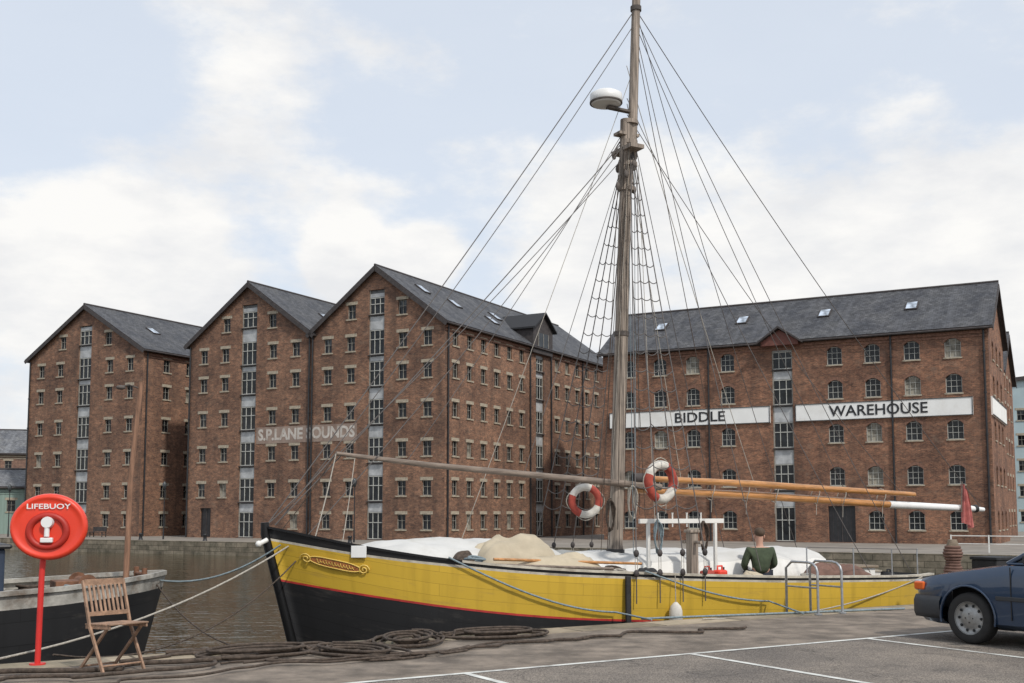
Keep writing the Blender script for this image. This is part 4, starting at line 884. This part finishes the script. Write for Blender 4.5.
for (x,zb,zsh,ztp,h) in st:
    hp=[(.88*h,zb),(.985*h,zb+.06),(1.0*h,(zb+zsh)/2-.02),(.995*h,zsh-.13),(.975*h,zsh-.045),(.93*h,zsh),(.6*h,zsh+(ztp-zsh)*.7),(0,ztp)]
    rws.append([(x,.83-y,z) for y,z in hp]+[(x,.83+y,z) for y,z in hp[-2::-1]])
g.loft(rws,0,True,True)
g.add(rws[0],[list(range(15))],0); g.add(rws[-1],[list(range(15))[::-1]],0)
body=g.obj('body',[CARP,BLACKRUB],None)
cut=[]
for x in (.84,3.3):
    c=MB(); c.cyl((x,-.1,.31),(x,1.76,.31),.365,n=36); cc=c.obj('cut',[BLACKRUB],None); cut.append(cc)
    bo=body.modifiers.new('b','BOOLEAN'); bo.operation='DIFFERENCE'; bo.object=cc; bo.solver='EXACT'
bpy.context.view_layer.update()
bm2=bpy.data.meshes.new_from_object(body.evaluated_get(bpy.context.evaluated_depsgraph_get())); bpy.data.objects.remove(body)
for c in cut: bpy.data.objects.remove(c)
bm2.set_sharp_from_angle(angle=R(35)); link('body',bm2,car)
for x in (.84,3.3): g=MB(); g.box((x,.83,.42),(.8,1.1,.5)); g.obj('wheel_well',[BLACKRUB],car)
lo=[(1.32,.10,.95),(3.95,.12,.95),(3.95,1.54,.95),(1.32,1.56,.95)]; hi=[(2.08,.24,1.37),(3.55,.24,1.37),(3.55,1.42,1.37),(2.08,1.42,1.37)]
g=MB(); g.add([Vector(p) for p in lo+hi],[[0,1,5,4],[1,2,6,5],[2,3,7,6],[3,0,4,7]],0); g.obj('window',[GLASS],car)
g=MB()
for a,b in zip(lo,hi): g.beam(a,b,.06,.05)
g.box((2.8,.83,1.385),(1.56,1.2,.035)); g.box((2.8,.83,1.41),(1.3,1.0,.03))
for y0,y1 in ((.085,.225),(1.575,1.435)): g.beam((2.55,y0,.95),(2.6,y1,1.37),.06,.03); g.beam((2.08,y1,1.372),(3.55,y1,1.372),.05,.04); g.beam((1.34,y0,.957),(3.95,y0,.957),.03,.03)
g.beam((2.08,.24,1.375),(2.08,1.42,1.375),.05,.04)
g.obj('roof',[CARP],car,bevel=.015)
def bumper(x0,sg,name):
    g=MB(); rws=[]
    pl=[(.44,-.012),(.2,-.015),(.04,.03),(-.06,.16),(-.10,.45),(-.11,.83)]; pl=pl+[(a,1.66-b) for a,b in pl[-2::-1]]
    for (a,b) in pl:
        ins=Vector((.10,0,0)) if abs(b-.83)<.7 else Vector((.04,.08 if b<.83 else -.08,0)); p=Vector((a,b,0)); q=p+ins
        rws.append([Vector((x0+sg*v.x,v.y,z)) for v,z in ((q,.26),(p+(q-p)*.25,.27),(p,.33),(p,.47),(p+(q-p)*.3,.53),(q,.54))])
    g.loft(rws,lambda i,j:0,True,False); g.obj(name,[PLAS],car)
bumper(.02,1,'front_bumper'); bumper(4.18,-1,'rear_bumper')
for y in (.32,1.34):
    g=MB(); g.box((.03,y,.645),(.08,.38,.13)); g.obj('headlight',[LENS],car,bevel=.02)
for y in (.085,1.575):
    g=MB(); g.box((.13,y,.645),(.15,.09,.10)); g.obj('indicator_light',[AMB],car,bevel=.02)
g=MB(); g.box((.01,.83,.645),(.06,.6,.10)); g.obj('grille',[PLAS],car,bevel=.01)
for y in (.16,1.5):
    g=MB(); g.box((4.15,y,.72),(.14,.26,.16)); g.obj('tail_light',[REDL],car,bevel=.02)
for y,s in ((.0,-1),(1.66,1)):
    g=MB(); g.box((2.05,y+s*.003,.56),(1.65,.025,.05)); g.obj('side_moulding',[PLAS],car,bevel=.008)
    for x in (1.42,2.52): g=MB(); g.box((x,y+s*.001,.62),(.012,.008,.60),0); g.obj('door_seam',[BLACKRUB],car)
    g=MB(); g.box((2.34,y+s*.005,.82),(.16,.03,.035)); g.obj('door_handle',[PLAS],car,bevel=.008)
    g=MB(); g.box((1.72,y+s*.07,1.02),(.09,.17,.11)); g.box((1.74,y+s*.0,.98),(.05,.08,.04)); g.obj('wing_mirror',[PLAS],car,bevel=.02)
    for x in (.84,3.3):
        wv=empty('wheel',(x,y-s*.11,.30),0); wv.parent=car
        g=MB(); prof=[(.185,-.085),(.21,-.095),(.27,-.095),(.296,-.075),(.302,-.03),(.302,.03),(.296,.075),(.27,.095),(.21,.095),(.185,.085)]
        g.loft([[(r*math.cos(a),yy,r*math.sin(a)) for r,yy in prof] for a in [2*math.pi*q/36 for q in range(37)]],0,True); g.obj('tyre',[TYRE],wv)
        g=MB(); n=36
        def ring(r,yy): return [(r*math.cos(2*math.pi*q/n),s*yy,r*math.sin(2*math.pi*q/n)) for q in range(n)]
        g.loft([ring(.20,.085),ring(.19,.09),ring(.18,.06),ring(.13,.05),ring(.10,.075),ring(.06,.08),ring(.03,.085)],0,True,True); g.add(ring(.03,.085),[list(range(n))],0)
        for q in range(10):
            a=2*math.pi*q/10; g.sphere((.148*math.cos(a),s*.062,.148*math.sin(a)),(.018,.012,.018),8,1)
        for q in range(4):
            a=2*math.pi*q/4; g.sphere((.05*math.cos(a),s*.082,.05*math.sin(a)),(.009,.008,.009),6,1)
        g.obj('rim',[ALLOY,BLACKRUB],wv)
    for x in (.84,3.3):
        g=MB(); g.tube([(x+.37*math.cos(a),y+s*.002,.31+.37*math.sin(a)) for a in [R(-12+204*q/20) for q in range(21)]],.014,6); g.obj('wheel_arch',[CARP],car)
for a_,b_ in (((1.32,.3,.975),(1.62,.9,1.15)),((1.32,.9,.975),(1.6,1.4,1.14))): g=MB(); g.beam(a_,b_,.02,.02); g.obj('wiper',[BLACKP],car)
# ---------------------------------------------------------------- items on quay by the stern
Pq=WP(Q0,12.9,.3,0)
P=empty('storage_crate',Pq,AE,label='black storage crate standing near the quay edge',category='crate'); g=MB(); g.box((0,0,.36),(.62,.5,.72)); g.obj('body',[BLACKRUB],P,bevel=.02); g=MB(); g.box((0,0,.745),(.66,.54,.05)); g.obj('lid',[BLACKRUB],P,bevel=.01)
Pq=WP(Q0,11.9,.2,0); P=empty('mooring_post',Pq,0,label='timber mooring post wrapped with brown rope',category='bollard')
g=MB(); g.tube([(0,0,0),(0,0,1.0),(0,0,1.08)],[.1,.1,.07],12); g.obj('post',[DECK],P); g=MB()
for i in range(11): g.torus((0,0,.45+.05*i),.12+.02*math.sin(i),.028,16,6,0,Matrix.Rotation(R(90),3,'X'))
g.obj('rope_wrap',[BROWNSAIL],P)
